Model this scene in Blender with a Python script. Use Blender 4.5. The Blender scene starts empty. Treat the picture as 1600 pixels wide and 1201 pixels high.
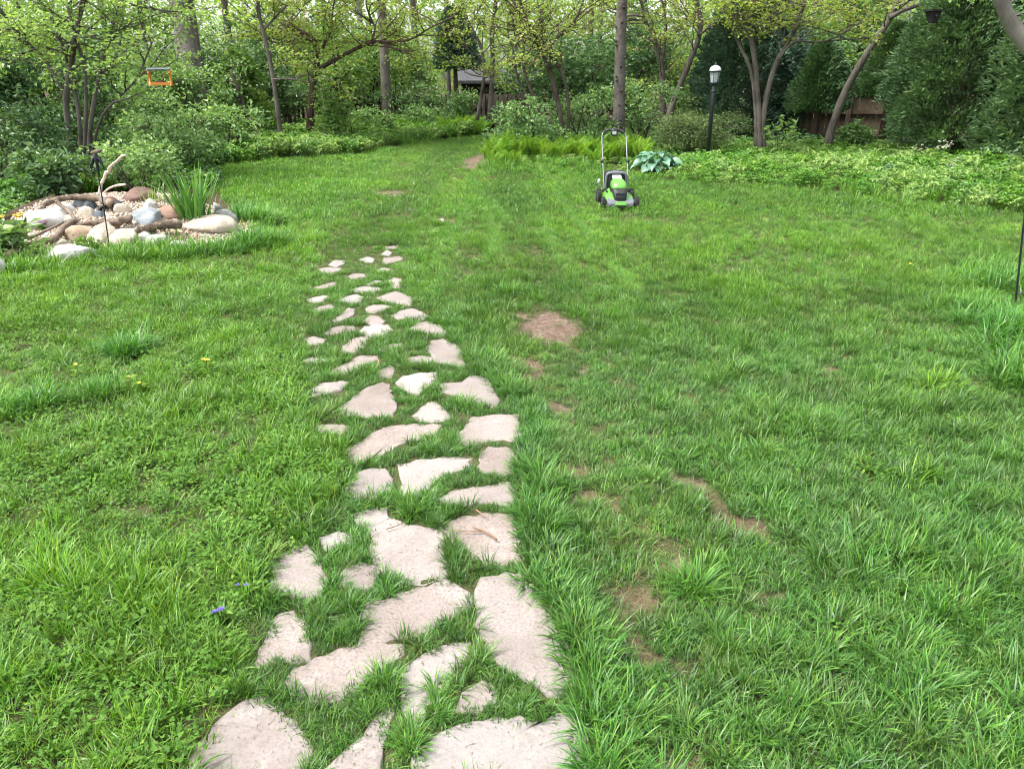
import bpy, bmesh, math, random
import numpy as np
from mathutils import Vector, Matrix, Euler

R = math.radians
SC = bpy.context.scene
COL = SC.collection
rng = np.random.default_rng(11)
random.seed(11)

# ------------------------------------------------------------------ camera, sky, sun, exposure
CAM_H = 1.6
FPX = 1200.0                      # focal length in pixels of the 1600 px wide photograph
TILT = math.atan(0.4)
cam_d = bpy.data.cameras.new("camera")
cam = bpy.data.objects.new("camera", cam_d)
COL.objects.link(cam)
cam.location = (0, 0, CAM_H)
cam.rotation_euler = (R(90) - TILT, 0, 0)
cam_d.sensor_fit = 'HORIZONTAL'
cam_d.sensor_width = 36.0
cam_d.lens = 36.0 * FPX / 1600.0
cam_d.clip_start = 0.05
cam_d.clip_end = 600
SC.camera = cam

SUN_EL, SUN_AZ = R(60), R(-105)    # hazy sun, high on the left
world = bpy.data.worlds.new("World")
SC.world = world
world.use_nodes = True
wn = world.node_tree
wn.nodes.clear()
w_out = wn.nodes.new("ShaderNodeOutputWorld")
w_bg = wn.nodes.new("ShaderNodeBackground")
w_sky = wn.nodes.new("ShaderNodeTexSky")
w_sky.sky_type = 'NISHITA'
w_sky.sun_disc = False
w_sky.sun_elevation = SUN_EL
w_sky.sun_rotation = SUN_AZ
w_sky.air_density = 1.0
w_sky.dust_density = 4.0
w_sky.ozone_density = 1.0
w_hsv = wn.nodes.new("ShaderNodeHueSaturation")   # a thin white overcast: little of the blue is left
w_hsv.inputs['Saturation'].default_value = 0.34
w_hsv.inputs['Value'].default_value = 1.0
wn.links.new(w_sky.outputs[0], w_hsv.inputs['Color'])
wn.links.new(w_hsv.outputs[0], w_bg.inputs['Color'])
w_bg.inputs['Strength'].default_value = 0.15
wn.links.new(w_bg.outputs[0], w_out.inputs['Surface'])

sun_d = bpy.data.lights.new("sun", 'SUN')
sun = bpy.data.objects.new("sun", sun_d)
COL.objects.link(sun)
sun_d.energy = 1.5
sun_d.angle = R(14)
sun_d.color = (1.0, 0.985, 0.95)
# sun direction: azimuth measured clockwise from +Y, like the sky's rotation
sd = Vector((math.sin(SUN_AZ) * math.cos(SUN_EL), math.cos(SUN_AZ) * math.cos(SUN_EL), math.sin(SUN_EL)))
sun.rotation_euler = sd.to_track_quat('Z', 'Y').to_euler()

SC.view_settings.view_transform = 'Standard'
SC.view_settings.look = 'None'
SC.view_settings.gamma = 1.0
SC.view_settings.use_curve_mapping = False
SC.view_settings.exposure = 1.88
SC.render.engine = 'CYCLES'
SC.cycles.max_bounces = 7
SC.cycles.diffuse_bounces = 4
SC.cycles.glossy_bounces = 2
SC.cycles.transmission_bounces = 4
SC.cycles.transparent_max_bounces = 6
SC.cycles.caustics_reflective = False
SC.cycles.caustics_refractive = False
SC.cycles.use_denoising = True
SC.cycles.filter_width = 1.1

# ------------------------------------------------------------------ pixel <-> world
CT, ST = math.cos(TILT), math.sin(TILT)
def ray(px, py):
    a, b = (px - 800.0) / FPX, (600.5 - py) / FPX
    return np.array((a, CT + b * ST, -ST + b * CT))
def at_y(px, py, Y):
    """the point seen at pixel (px, py) that stands Y metres in front of the camera"""
    d = ray(px, py)
    t = Y / d[1]
    return np.array((d[0] * t, Y, CAM_H + d[2] * t))
def on_ground(px, py, z=0.0):
    d = ray(px, py)
    t = (z - CAM_H) / d[2]
    return np.array((d[0] * t, d[1] * t, z))
def to_px(x, y, z=0.0):
    zc = y * CT - (z - CAM_H) * ST
    yc = y * ST + (z - CAM_H) * CT
    return 800.0 + FPX * x / zc, 600.5 - FPX * yc / zc
def mpp(px, py, Y):
    """metres per photograph pixel at that place"""
    d = ray(px, py)
    return (Y / d[1]) / FPX

# ------------------------------------------------------------------ noise
def vnoise(x, y, seed=0):
    x = np.asarray(x, float); y = np.asarray(y, float)
    xi = np.floor(x).astype(np.int64); yi = np.floor(y).astype(np.int64)
    fx = x - xi; fy = y - yi
    fx = fx * fx * (3 - 2 * fx); fy = fy * fy * (3 - 2 * fy)
    def h(a, b):
        n = (a * 374761393 + b * 668265263 + seed * 982451653) & 0xFFFFFFFF
        n = ((n ^ (n >> 13)) * 1274126177) & 0xFFFFFFFF
        return ((n ^ (n >> 16)) & 0xFFFF) / 65535.0
    return (h(xi, yi) * (1 - fx) + h(xi + 1, yi) * fx) * (1 - fy) + (h(xi, yi + 1) * (1 - fx) + h(xi + 1, yi + 1) * fx) * fy
def fnoise(x, y, seed=0, oct=3):
    s, a, t = 0, 1.0, 0
    for k in range(oct):
        s = s + a * vnoise(np.asarray(x) * 2 ** k, np.asarray(y) * 2 ** k, seed + 17 * k); t += a; a *= .5
    return s / t * 2 - 1          # -1..1
def sstep(a, b, x):
    t = np.clip((np.asarray(x, float) - a) / (b - a), 0, 1)
    return t * t * (3 - 2 * t)
def in_poly(x, y, poly):
    x = np.asarray(x); y = np.asarray(y)
    c = np.zeros(x.shape, bool)
    n = len(poly)
    for i in range(n):
        x0, y0 = poly[i][:2]; x1, y1 = poly[(i + 1) % n][:2]
        if y0 == y1: continue
        c ^= ((y0 > y) != (y1 > y)) & (x < (x1 - x0) * (y - y0) / (y1 - y0) + x0)
    return c

# ------------------------------------------------------------------ mesh accumulation
class Acc:
    def __init__(self):
        self.V = []; self.T = []; self.Q = []; self.A = []; self.B = []; self.n = 0
    def add(self, V, T=None, Q=None, a=0.0, b=0.0):
        V = np.asarray(V, float).reshape(-1, 3)
        m = len(V)
        self.V.append(V)
        self.A.append(np.broadcast_to(np.asarray(a, float), (m,)).copy())
        self.B.append(np.broadcast_to(np.asarray(b, float), (m,)).copy())
        if T is not None and len(T): self.T.append(np.asarray(T, np.int64).reshape(-1, 3) + self.n)
        if Q is not None and len(Q): self.Q.append(np.asarray(Q, np.int64).reshape(-1, 4) + self.n)
        self.n += m
    def mesh(self, name, mat, smooth=True):
        me = bpy.data.meshes.new(name)
        V = np.concatenate(self.V) if self.V else np.zeros((0, 3))
        T = np.concatenate(self.T) if self.T else np.zeros((0, 3), np.int64)
        Q = np.concatenate(self.Q) if self.Q else np.zeros((0, 4), np.int64)
        me.vertices.add(len(V)); me.vertices.foreach_set("co", V.astype(np.float32).ravel())
        nl = 3 * len(T) + 4 * len(Q); nf = len(T) + len(Q)
        me.loops.add(nl); me.loops.foreach_set("vertex_index", np.concatenate((T.ravel(), Q.ravel())).astype(np.int32))
        me.polygons.add(nf)
        st = np.concatenate((np.arange(len(T)) * 3, 3 * len(T) + np.arange(len(Q)) * 4)).astype(np.int32)
        me.polygons.foreach_set("loop_start", st)
        me.polygons.foreach_set("use_smooth", np.full(nf, smooth, bool))
        for nm, D in (("rnd", self.A), ("t", self.B)):
            at = me.attributes.new(nm, 'FLOAT', 'POINT')
            at.data.foreach_set("value", np.concatenate(D).astype(np.float32) if D else np.zeros(0, np.float32))
        if mat is not None: me.materials.append(mat)
        me.update(calc_edges=True)
        me.validate()
        return me
    def obj(self, name, mat, parent=None, smooth=True, loc=None, kind=None):
        o = bpy.data.objects.new(name, self.mesh(name, mat, smooth))
        COL.objects.link(o)
        if loc is not None: o.location = Vector([float(v) for v in loc])
        if parent is not None: o.parent = parent
        if kind: o['kind'] = kind
        return o

def norm(v):
    v = np.asarray(v, float)
    return v / np.maximum(np.linalg.norm(v, axis=-1, keepdims=True), 1e-9)
def tube(acc, pts, radii, sides=7, a=0.0, rough=0.0, seed=0, cap=True):
    pts = np.asarray(pts, float)
    radii = np.broadcast_to(np.asarray(radii, float), (len(pts),))
    n = len(pts)
    tang = np.gradient(pts, axis=0)
    tang = norm(tang)
    ref = np.array((0, 0, 1.0)) if abs(tang[0, 2]) < .9 else np.array((1.0, 0, 0))
    u = norm(np.cross(tang[0], ref))
    ang = np.linspace(0, 2 * math.pi, sides, endpoint=False)
    V = np.zeros((n, sides, 3)); r2 = np.random.default_rng(seed)
    for i in range(n):
        u = norm(u - tang[i] * np.dot(u, tang[i]))
        w = np.cross(tang[i], u)
        rr = radii[i] * (1 + (r2.uniform(-rough, rough, sides) if rough else 0))
        V[i] = pts[i] + (np.cos(ang) * rr)[:, None] * u + (np.sin(ang) * rr)[:, None] * w
    i, j = np.meshgrid(np.arange(n - 1), np.arange(sides), indexing='ij')
    j2 = (j + 1) % sides
    Q = np.stack((i * sides + j, i * sides + j2, (i + 1) * sides + j2, (i + 1) * sides + j), -1).reshape(-1, 4)
    V = V.reshape(-1, 3)
    T = []
    if cap:
        V = np.vstack((V, pts[0], pts[-1]))
        c0, c1 = n * sides, n * sides + 1
        for k in range(sides):
            k2 = (k + 1) % sides
            T.append((c0, k2, k)); T.append((c1, (n - 1) * sides + k, (n - 1) * sides + k2))
    acc.add(V, T, Q, a)
def smooth_path(pts, n):
    """Catmull-Rom through the points"""
    P = np.asarray(pts, float)
    P = np.vstack((2 * P[0] - P[1], P, 2 * P[-1] - P[-2]))
    m = len(P) - 3
    out = []
    for s in np.linspace(0, m - 1e-6, n):
        i = int(s); t = s - i
        p0, p1, p2, p3 = P[i:i + 4]
        out.append(.5 * ((2 * p1) + (-p0 + p2) * t + (2 * p0 - 5 * p1 + 4 * p2 - p3) * t * t + (-p0 + 3 * p1 - 3 * p2 + p3) * t ** 3))
    return np.array(out)
def leaves(acc, P, D, N, L, W, a, fold=.25, droop=.15, wide=.42):
    """one folded leaf (two triangles) at each point: P base, D direction, N up side"""
    P = np.asarray(P, float); n = len(P)
    if n == 0: return
    D = norm(D); S = norm(np.cross(D, N)); N = np.cross(S, D)
    L = np.broadcast_to(L, (n,))[:, None]; W = np.broadcast_to(W, (n,))[:, None]
    mid = P + D * L * wide
    lft = mid + S * W * .5 + N * W * fold
    rgt = mid - S * W * .5 + N * W * fold
    tip = P + D * L - N * L * droop
    V = np.stack((P, rgt, tip, lft), 1).reshape(-1, 3)
    b = np.arange(n)[:, None] * 4
    T = np.concatenate((b + np.array([[0, 1, 2]]), b + np.array([[0, 2, 3]])), 0)
    acc.add(V, T, None, np.repeat(np.broadcast_to(a, (n,)), 4), np.tile((0, .5, 1, .5), n))
def box(acc, c, s, rot=None, a=0.0, taper=1.0):
    """box centred on c with full sizes s; the top is scaled by taper"""
    x, y, z = np.array(s) / 2.0
    V = np.array([(-x, -y, -z), (x, -y, -z), (x, y, -z), (-x, y, -z), (-x * taper, -y * taper, z), (x * taper, -y * taper, z), (x * taper, y * taper, z), (-x * taper, y * taper, z)])
    if rot is not None: V = V @ np.array(Euler(rot).to_matrix()).T
    acc.add(V + np.array(c), None, [(0, 3, 2, 1), (4, 5, 6, 7), (0, 1, 5, 4), (1, 2, 6, 5), (2, 3, 7, 6), (3, 0, 4, 7)], a)
def lathe(acc, prof, seg=20, c=(0, 0, 0), axis='z', a=0.0):
    """prof: (radius, height) pairs"""
    prof = np.array(prof, float); n = len(prof)
    an = np.linspace(0, 2 * math.pi, seg, endpoint=False)
    V = np.stack((np.outer(prof[:, 0], np.cos(an)), np.outer(prof[:, 0], np.sin(an)), np.repeat(prof[:, 1:2], seg, 1)), -1).reshape(-1, 3)
    if axis == 'x': V = V[:, [2, 0, 1]]
    i, j = np.meshgrid(np.arange(n - 1), np.arange(seg), indexing='ij'); j2 = (j + 1) % seg
    Q = np.stack((i * seg + j, i * seg + j2, (i + 1) * seg + j2, (i + 1) * seg + j), -1).reshape(-1, 4)
    acc.add(V + np.array(c), None, Q, a)
def loft(acc, secs, a=0.0):
    """closed sections (same number of points each) joined one to the next, ends capped"""
    secs = np.array(secs, float); n, m, _ = secs.shape
    i, j = np.meshgrid(np.arange(n - 1), np.arange(m), indexing='ij'); j2 = (j + 1) % m
    Q = np.stack((i * m + j, i * m + j2, (i + 1) * m + j2, (i + 1) * m + j), -1).reshape(-1, 4)
    V = np.vstack((secs.reshape(-1, 3), secs[0].mean(0), secs[-1].mean(0)))
    T = []
    for k in range(m):
        k2 = (k + 1) % m
        T.append((n * m, k2, k)); T.append((n * m + 1, (n - 1) * m + k, (n - 1) * m + k2))
    acc.add(V, T, Q, a)
def rrect(w, d, z, r=.02, cx=0, cy=0, n=4):
    """rounded rectangle in the xy plane at height z"""
    pts = []
    for q, (sx, sy) in enumerate(((1, 1), (-1, 1), (-1, -1), (1, -1))):
        for k in range(n):
            t = q * math.pi / 2 + k / (n - 1) * math.pi / 2
            pts.append((cx + sx * (w / 2 - r) + r * math.cos(t), cy + sy * (d / 2 - r) + r * math.sin(t), z))
    return pts
def bevel(o, w=.004, seg=2, angle=35):
    m = o.modifiers.new("bevel", 'BEVEL'); m.width = w; m.segments = seg; m.limit_method = 'ANGLE'; m.angle_limit = R(angle)
    return o

# ------------------------------------------------------------------ things, parts
def tag(o, label=None, cat=None, group=None, kind=None):
    if label: o['label'] = label
    if cat: o['category'] = cat
    if group: o['group'] = group
    if kind: o['kind'] = kind
    return o
def thing(name, loc, label, cat, group=None, rz=0.0):
    o = bpy.data.objects.new(name, None)
    o.empty_display_size = .1
    COL.objects.link(o)
    o.location = Vector([float(v) for v in loc]); o.rotation_euler = (0, 0, rz)
    return tag(o, label, cat, group)
def copy_tree(o, parent=None):
    c = o.copy(); COL.objects.link(c)
    if parent is not None: c.parent = parent
    for ch in o.children: copy_tree(ch, c)
    return c

# ------------------------------------------------------------------ materials
def new_mat(name):
    m = bpy.data.materials.new(name); m.use_nodes = True
    nt = m.node_tree
    for n in list(nt.nodes): nt.nodes.remove(n)
    out = nt.nodes.new("ShaderNodeOutputMaterial")
    return m, nt, out
def nd(nt, typ, **kw):
    n = nt.nodes.new(typ)
    for k, v in kw.items():
        if k in n.inputs: n.inputs[k].default_value = v
        else: setattr(n, k, v)
    return n
def ramp(nt, stops, inp=None):
    r = nt.nodes.new("ShaderNodeValToRGB")
    el = r.color_ramp.elements
    while len(el) < len(stops): el.new(.5)
    for e, (p, c) in zip(el, stops):
        e.position = p; e.color = (*c, 1)
    if inp is not None: nt.links.new(inp, r.inputs[0])
    return r
def attr(nt, name, typ='GEOMETRY'):
    n = nt.nodes.new("ShaderNodeAttribute"); n.attribute_name = name; n.attribute_type = typ
    return n
def math_n(nt, op, a, b=None):
    n = nt.nodes.new("ShaderNodeMath"); n.operation = op
    for i, v in enumerate((a, b)):
        if v is None: continue
        if isinstance(v, (int, float)): n.inputs[i].default_value = v
        else: nt.links.new(v, n.inputs[i])
    return n.outputs[0]
def mixc(nt, fac, a, b, mode='MIX'):
    n = nt.nodes.new("ShaderNodeMix"); n.data_type = 'RGBA'; n.blend_type = mode
    for sock, v in ((n.inputs[0], fac), (n.inputs[6], a), (n.inputs[7], b)):
        if isinstance(v, (int, float)): sock.default_value = v
        elif isinstance(v, tuple): sock.default_value = (*v, 1)
        else: nt.links.new(v, sock)
    return n.outputs[2]
def leaf_shader(nt, out, col, trans=.35, rough=.5, spec=.35, tcol=(1.25, 1.2, .55)):
    p = nd(nt, "ShaderNodeBsdfPrincipled", Roughness=rough)
    p.inputs['Specular IOR Level'].default_value = spec
    t = nd(nt, "ShaderNodeBsdfTranslucent")
    nt.links.new(col, p.inputs['Base Color'])
    nt.links.new(mixc(nt, 1.0, col, tcol, 'MULTIPLY'), t.inputs['Color'])
    m = nd(nt, "ShaderNodeMixShader"); m.inputs[0].default_value = trans
    nt.links.new(p.outputs[0], m.inputs[1]); nt.links.new(t.outputs[0], m.inputs[2])
    nt.links.new(m.outputs[0], out.inputs['Surface'])
    return p
def mat_leaf(name, stops, trans=.35, rough=.5, spec=.35, objvar=.12):
    m, nt, out = new_mat(name)
    a = attr(nt, "rnd")
    r = ramp(nt, stops, a.outputs['Fac'])
    oi = nd(nt, "ShaderNodeObjectInfo")
    h = nd(nt, "ShaderNodeHueSaturation")
    nt.links.new(r.outputs[0], h.inputs['Color'])
    nt.links.new(math_n(nt, 'ADD', math_n(nt, 'MULTIPLY', oi.outputs['Random'], 2 * objvar), 1 - objvar), h.inputs['Value'])
    nt.links.new(math_n(nt, 'ADD', math_n(nt, 'MULTIPLY', oi.outputs['Random'], -.02), .51), h.inputs['Hue'])
    leaf_shader(nt, out, h.outputs[0], trans, rough, spec)
    return m
def mat_grass():
    m, nt, out = new_mat("grass_blade")
    t = attr(nt, "t"); r = attr(nt, "rnd"); ti = attr(nt, "tint", 'INSTANCER'); va = attr(nt, "val", 'INSTANCER'); dr = attr(nt, "dry", 'INSTANCER')
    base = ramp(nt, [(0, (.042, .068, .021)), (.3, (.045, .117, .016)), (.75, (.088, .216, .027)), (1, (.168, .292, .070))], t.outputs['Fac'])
    bl = ramp(nt, [(0, (.50, .62, .70)), (.35, (.80, .95, .9)), (.7, (1.12, 1.10, .85)), (.92, (1.55, 1.38, .85)), (.97, (2.1, 1.5, 1.7)), (1, (2.9, 1.7, 2.2))], r.outputs['Fac'])
    c = mixc(nt, 1.0, base.outputs[0], bl.outputs[0], 'MULTIPLY')
    # instance tint: -1 blue green .. +1 yellow green
    tr = ramp(nt, [(0, (.72, .95, 1.35)), (.5, (1, 1, 1)), (1, (1.62, 1.38, .70))], math_n(nt, 'ADD', math_n(nt, 'MULTIPLY', ti.outputs['Fac'], .5), .5))
    c = mixc(nt, 1.0, c, tr.outputs[0], 'MULTIPLY')
    c = mixc(nt, math_n(nt, 'MULTIPLY', dr.outputs['Fac'], 1.0), c, (.23, .175, .10))
    h = nd(nt, "ShaderNodeHueSaturation"); nt.links.new(c, h.inputs['Color'])
    nt.links.new(math_n(nt, 'ADD', va.outputs['Fac'], 1.0), h.inputs['Value'])
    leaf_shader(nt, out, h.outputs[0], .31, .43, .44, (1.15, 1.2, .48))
    return m
def mat_bark(name, dark, light, scale=14, zs=.25, bump=.6, moss=None):
    m, nt, out = new_mat(name)
    tc = nd(nt, "ShaderNodeTexCoord"); mp = nd(nt, "ShaderNodeMapping"); mp.inputs['Scale'].default_value = (1, 1, zs)
    nt.links.new(tc.outputs['Object'], mp.inputs[0])
    n1 = nd(nt, "ShaderNodeTexNoise", Scale=scale, Detail=7.0, Roughness=.65); nt.links.new(mp.outputs[0], n1.inputs['Vector'])
    n2 = nd(nt, "ShaderNodeTexNoise", Scale=2.2, Detail=3.0); nt.links.new(tc.outputs['Object'], n2.inputs['Vector'])
    r = ramp(nt, [(.32, dark), (.68, light)], n1.outputs['Fac'])
    c = mixc(nt, ramp(nt, [(.4, (0, 0, 0)), (.65, (1, 1, 1))], n2.outputs['Fac']).outputs[0], r.outputs[0], tuple(1.25 * v for v in light)) if moss is None else \
        mixc(nt, ramp(nt, [(.5, (0, 0, 0)), (.7, (.8, .8, .8))], n2.outputs['Fac']).outputs[0], r.outputs[0], moss)
    p = nd(nt, "ShaderNodeBsdfPrincipled", Roughness=.9); p.inputs['Specular IOR Level'].default_value = .15
    nt.links.new(c, p.inputs['Base Color'])
    b = nd(nt, "ShaderNodeBump", Strength=min(1.0, bump * 1.4), Distance=.035); nt.links.new(n1.outputs['Fac'], b.inputs['Height']); nt.links.new(b.outputs[0], p.inputs['Normal'])
    nt.links.new(p.outputs[0], out.inputs['Surface'])
    return m
def mat_rock(name, c1, c2, c3=None, scale=9, rough=.85, bump=.5, speck=.35, fine=14, vary=0.0):
    m, nt, out = new_mat(name)
    tc = nd(nt, "ShaderNodeTexCoord")
    oi = nd(nt, "ShaderNodeObjectInfo")
    va = nd(nt, "ShaderNodeVectorMath", operation='ADD'); nt.links.new(tc.outputs['Object'], va.inputs[0]); nt.links.new(oi.outputs['Location'], va.inputs[1])
    n1 = nd(nt, "ShaderNodeTexNoise", Scale=scale, Detail=8.0, Roughness=.62); nt.links.new(va.outputs[0], n1.inputs['Vector'])
    n2 = nd(nt, "ShaderNodeTexNoise", Scale=float(scale * fine), Detail=4.0, Roughness=.7); nt.links.new(va.outputs[0], n2.inputs['Vector'])
    st = [(.3, c1), (.6, c2)] + ([(.72, c3)] if c3 else [])
    r = ramp(nt, st, n1.outputs['Fac'])
    g = ramp(nt, [(.33, (1 - speck,) * 3), (.5, (1, 1, 1)), (.66, (1 + speck * .45,) * 3)], n2.outputs['Fac'])
    c = mixc(nt, 1.0, r.outputs[0], g.outputs[0], 'MULTIPLY')
    if vary:
        # lichen grey blotches, earth stains, and a grey to pink drift from stone to stone
        n3 = nd(nt, "ShaderNodeTexNoise", Scale=2.1, Detail=5.0, Roughness=.6); nt.links.new(va.outputs[0], n3.inputs['Vector'])
        n4 = nd(nt, "ShaderNodeTexNoise", Scale=9.0, Detail=6.0, Roughness=.7); nt.links.new(va.outputs[0], n4.inputs['Vector'])
        rnd2 = math_n(nt, 'FRACT', math_n(nt, 'MULTIPLY', oi.outputs['Random'], 7.31))
        c = mixc(nt, math_n(nt, 'MULTIPLY', rnd2, .55), c, (.275, .262, .250))
        c = mixc(nt, ramp(nt, [(.52, (0, 0, 0)), (.66, (.5 * vary,) * 3)], n3.outputs['Fac']).outputs[0], c, (.135, .105, .085))
        c = mixc(nt, ramp(nt, [(.60, (0, 0, 0)), (.70, (.6 * vary,) * 3)], n4.outputs['Fac']).outputs[0], c, (.34, .31, .285))
    h = nd(nt, "ShaderNodeHueSaturation"); nt.links.new(c, h.inputs['Color'])
    nt.links.new(math_n(nt, 'ADD', math_n(nt, 'MULTIPLY', oi.outputs['Random'], .24 - .05 * vary), .88 - .01 * vary), h.inputs['Value'])
    p = nd(nt, "ShaderNodeBsdfPrincipled", Roughness=rough); p.inputs['Specular IOR Level'].default_value = .25
    nt.links.new(h.outputs[0], p.inputs['Base Color'])
    hb = math_n(nt, 'ADD', n1.outputs['Fac'], math_n(nt, 'MULTIPLY', n2.outputs['Fac'], .35))
    b = nd(nt, "ShaderNodeBump", Strength=bump, Distance=.015 if vary else .03); nt.links.new(hb, b.inputs['Height']); nt.links.new(b.outputs[0], p.inputs['Normal'])
    nt.links.new(p.outputs[0], out.inputs['Surface'])
    return m
def mat_plain(name, col, rough=.5, metal=0.0, var=.12, scale=30, spec=.5, coat=0.0):
    m, nt, out = new_mat(name)
    tc = nd(nt, "ShaderNodeTexCoord"); n = nd(nt, "ShaderNodeTexNoise", Scale=float(scale), Detail=4.0); nt.links.new(tc.outputs['Object'], n.inputs['Vector'])
    r = ramp(nt, [(.3, tuple(v * (1 - var) for v in col)), (.7, tuple(min(1, v * (1 + var)) for v in col))], n.outputs['Fac'])
    p = nd(nt, "ShaderNodeBsdfPrincipled", Roughness=rough, Metallic=metal); p.inputs['Specular IOR Level'].default_value = spec
    if coat: p.inputs['Coat Weight'].default_value = coat
    nt.links.new(r.outputs[0], p.inputs['Base Color'])
    rr = ramp(nt, [(.3, (rough * .8,) * 3), (.7, (min(1, rough * 1.25),) * 3)], n.outputs['Fac']); nt.links.new(rr.outputs[0], p.inputs['Roughness'])
    nt.links.new(p.outputs[0], out.inputs['Surface'])
    return m
def mat_glass(name, col=(.95, .97, .97), rough=.05, ior=1.3):
    m, nt, out = new_mat(name)
    p = nd(nt, "ShaderNodeBsdfPrincipled", Roughness=rough); p.inputs['Transmission Weight'].default_value = 1.0; p.inputs['IOR'].default_value = ior
    p.inputs['Base Color'].default_value = (*col, 1)
    nt.links.new(p.outputs[0], out.inputs['Surface'])
    return m

M = {}
M['grass'] = mat_grass()
M['clover'] = mat_leaf("clover_leaf", [(0, (0.063, 0.155, 0.021)), (.5, (0.109, 0.230, 0.028)), (1, (0.196, 0.310, 0.052))], .35, .6, .2)
M['cover'] = mat_leaf("ground_cover_leaf", [(0, (0.058, 0.161, 0.025)), (.5, (0.111, 0.260, 0.029)), (.85, (0.175, 0.334, 0.044)), (1, (0.315, 0.446, 0.156))], .35, .45)
M['fern'] = mat_leaf("fern_leaf", [(0, (.095, .215, .022)), (.6, (.165, .315, .032)), (1, (.28, .40, .06))], .4, .55, .25)
M['shade'] = mat_leaf("dark_shrub_leaf", [(0, (0.047, 0.106, 0.040)), (.55, (0.093, 0.177, 0.064)), (.9, (0.149, 0.251, 0.095)), (1, (0.260, 0.356, 0.190))], .3, .42, .4)
M['mid'] = mat_leaf("mid_green_leaf", [(0, (0.089, 0.175, 0.063)), (.55, (0.163, 0.287, 0.099)), (.9, (0.256, 0.402, 0.146)), (1, (0.419, 0.551, 0.274))], .35, .42, .4)
M['light'] = mat_leaf("light_green_leaf", [(0, (0.119, 0.218, 0.063)), (.55, (0.206, 0.336, 0.097)), (1, (0.342, 0.472, 0.160))], .42, .45, .35)
M['young'] = mat_leaf("young_redbud_leaf", [(0, (0.151, 0.205, 0.059)), (.25, (0.216, 0.303, 0.072)), (.7, (0.301, 0.399, 0.098)), (.93, (0.410, 0.468, 0.157)), (1, (0.352, 0.275, 0.188))], .45, .5, .3)
M['bud'] = mat_leaf("fading_blossom", [(0, (.20, .13, .125)), (.6, (.29, .20, .185)), (1, (.32, .28, .16))], .3, .7, .1)
M['cedar'] = mat_leaf("cedar_spray", [(0, (0.049, 0.099, 0.046)), (.5, (0.094, 0.176, 0.072)), (.9, (0.164, 0.267, 0.110)), (1, (0.296, 0.350, 0.189))], .15, .6, .25)
M['hemlock'] = mat_leaf("hemlock_spray", [(0, (0.035, 0.075, 0.052)), (.5, (0.067, 0.127, 0.083)), (1, (0.135, 0.210, 0.135))], .15, .55, .3)
M['yew'] = mat_leaf("yew_leaf", [(0, (0.055, 0.103, 0.032)), (.6, (0.108, 0.168, 0.055)), (1, (0.200, 0.259, 0.093))], .2, .5, .3)
M['hosta'] = mat_leaf("hosta_leaf", [(0, (.055, .150, .085)), (.6, (.095, .210, .130)), (1, (.18, .30, .20))], .2, .38, .5)
M['iris'] = mat_leaf("iris_leaf", [(0, (0.050, 0.156, 0.037)), (.6, (0.088, 0.225, 0.044)), (1, (0.200, 0.362, 0.075))], .3, .4, .4)
M['gold'] = mat_leaf("golden_blade", [(0, (.22, .26, .04)), (1, (.45, .36, .06))], .35, .5)
M['brown'] = mat_leaf("dead_leaf", [(0, (.07, .045, .025)), (.6, (.12, .080, .045)), (1, (.16, .13, .05))], .15, .8, .1)
M['yellow_petal'] = mat_plain("yellow_petal", (.80, .58, .05), .6, 0, .15)
M['pink_petal'] = mat_plain("pink_petal", (.62, .22, .52), .6, 0, .2)
M['violet_petal'] = mat_plain("violet_petal", (.075, .055, .26), .6, 0, .2)
M['white_petal'] = mat_plain("white_petal", (.75, .75, .70), .6, 0, .1)
M['bark_grey'] = mat_bark("grey_bark", (0.046, 0.038, 0.031), (0.115, 0.102, 0.087))
M['bark_dark'] = mat_bark("dark_bark", (.030, .024, .019), (.085, .068, .055), 16, .3)
M['bark_red'] = mat_bark("reddish_bark", (0.032, 0.021, 0.016), (0.084, 0.058, 0.045), 18, .2)
M['bark_rough'] = mat_bark("furrowed_bark", (.035, .030, .027), (.160, .140, .125), 9, .10, 1.0)
M['bark_pine'] = mat_bark("pine_bark", (0.043, 0.036, 0.032), (0.137, 0.119, 0.108), 22, .45, .8)
M['bark_smooth'] = mat_bark("smooth_grey_bark", (0.077, 0.069, 0.059), (0.161, 0.147, 0.130), 7, .5, .3)
M['drift'] = mat_bark("driftwood", (0.058, 0.039, 0.028), (0.208, 0.162, 0.121), 26, .9, .8)
M['drift_pale'] = mat_bark("pale_driftwood", (.26, .20, .15), (.50, .43, .35), 26, .5, .6)
M['flag'] = mat_rock("pink_beige_flagstone", (0.176, 0.141, 0.122), (0.237, 0.196, 0.173), (0.294, 0.258, 0.236), 3.2, .92, .45, .40, 34, 1.0)
M['rock_white'] = mat_rock("white_limestone", (0.328, 0.312, 0.287), (0.492, 0.476, 0.443), (0.558, 0.541, 0.508), 7)
M['rock_cream'] = mat_rock("cream_stone", (0.328, 0.271, 0.205), (0.508, 0.443, 0.353), (0.574, 0.517, 0.435), 8, .9, .9)
M['rock_red'] = mat_rock("red_granite", (0.113, 0.066, 0.054), (0.193, 0.120, 0.098), (0.265, 0.192, 0.164), 8)
M['rock_rust'] = mat_rock("rust_stone", (0.155, 0.088, 0.065), (0.259, 0.170, 0.125), (0.328, 0.255, 0.205), 7)
M['rock_blue'] = mat_rock("blue_grey_stone", (0.136, 0.152, 0.160), (0.264, 0.288, 0.296), (0.368, 0.384, 0.384), 8)
M['rock_slate'] = mat_rock("dark_slate", (0.052, 0.060, 0.068), (0.120, 0.136, 0.152), None, 9)
M['rock_tan'] = mat_rock("orange_tan_stone", (0.246, 0.167, 0.106), (0.387, 0.303, 0.208), (0.472, 0.405, 0.315), 7)
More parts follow.
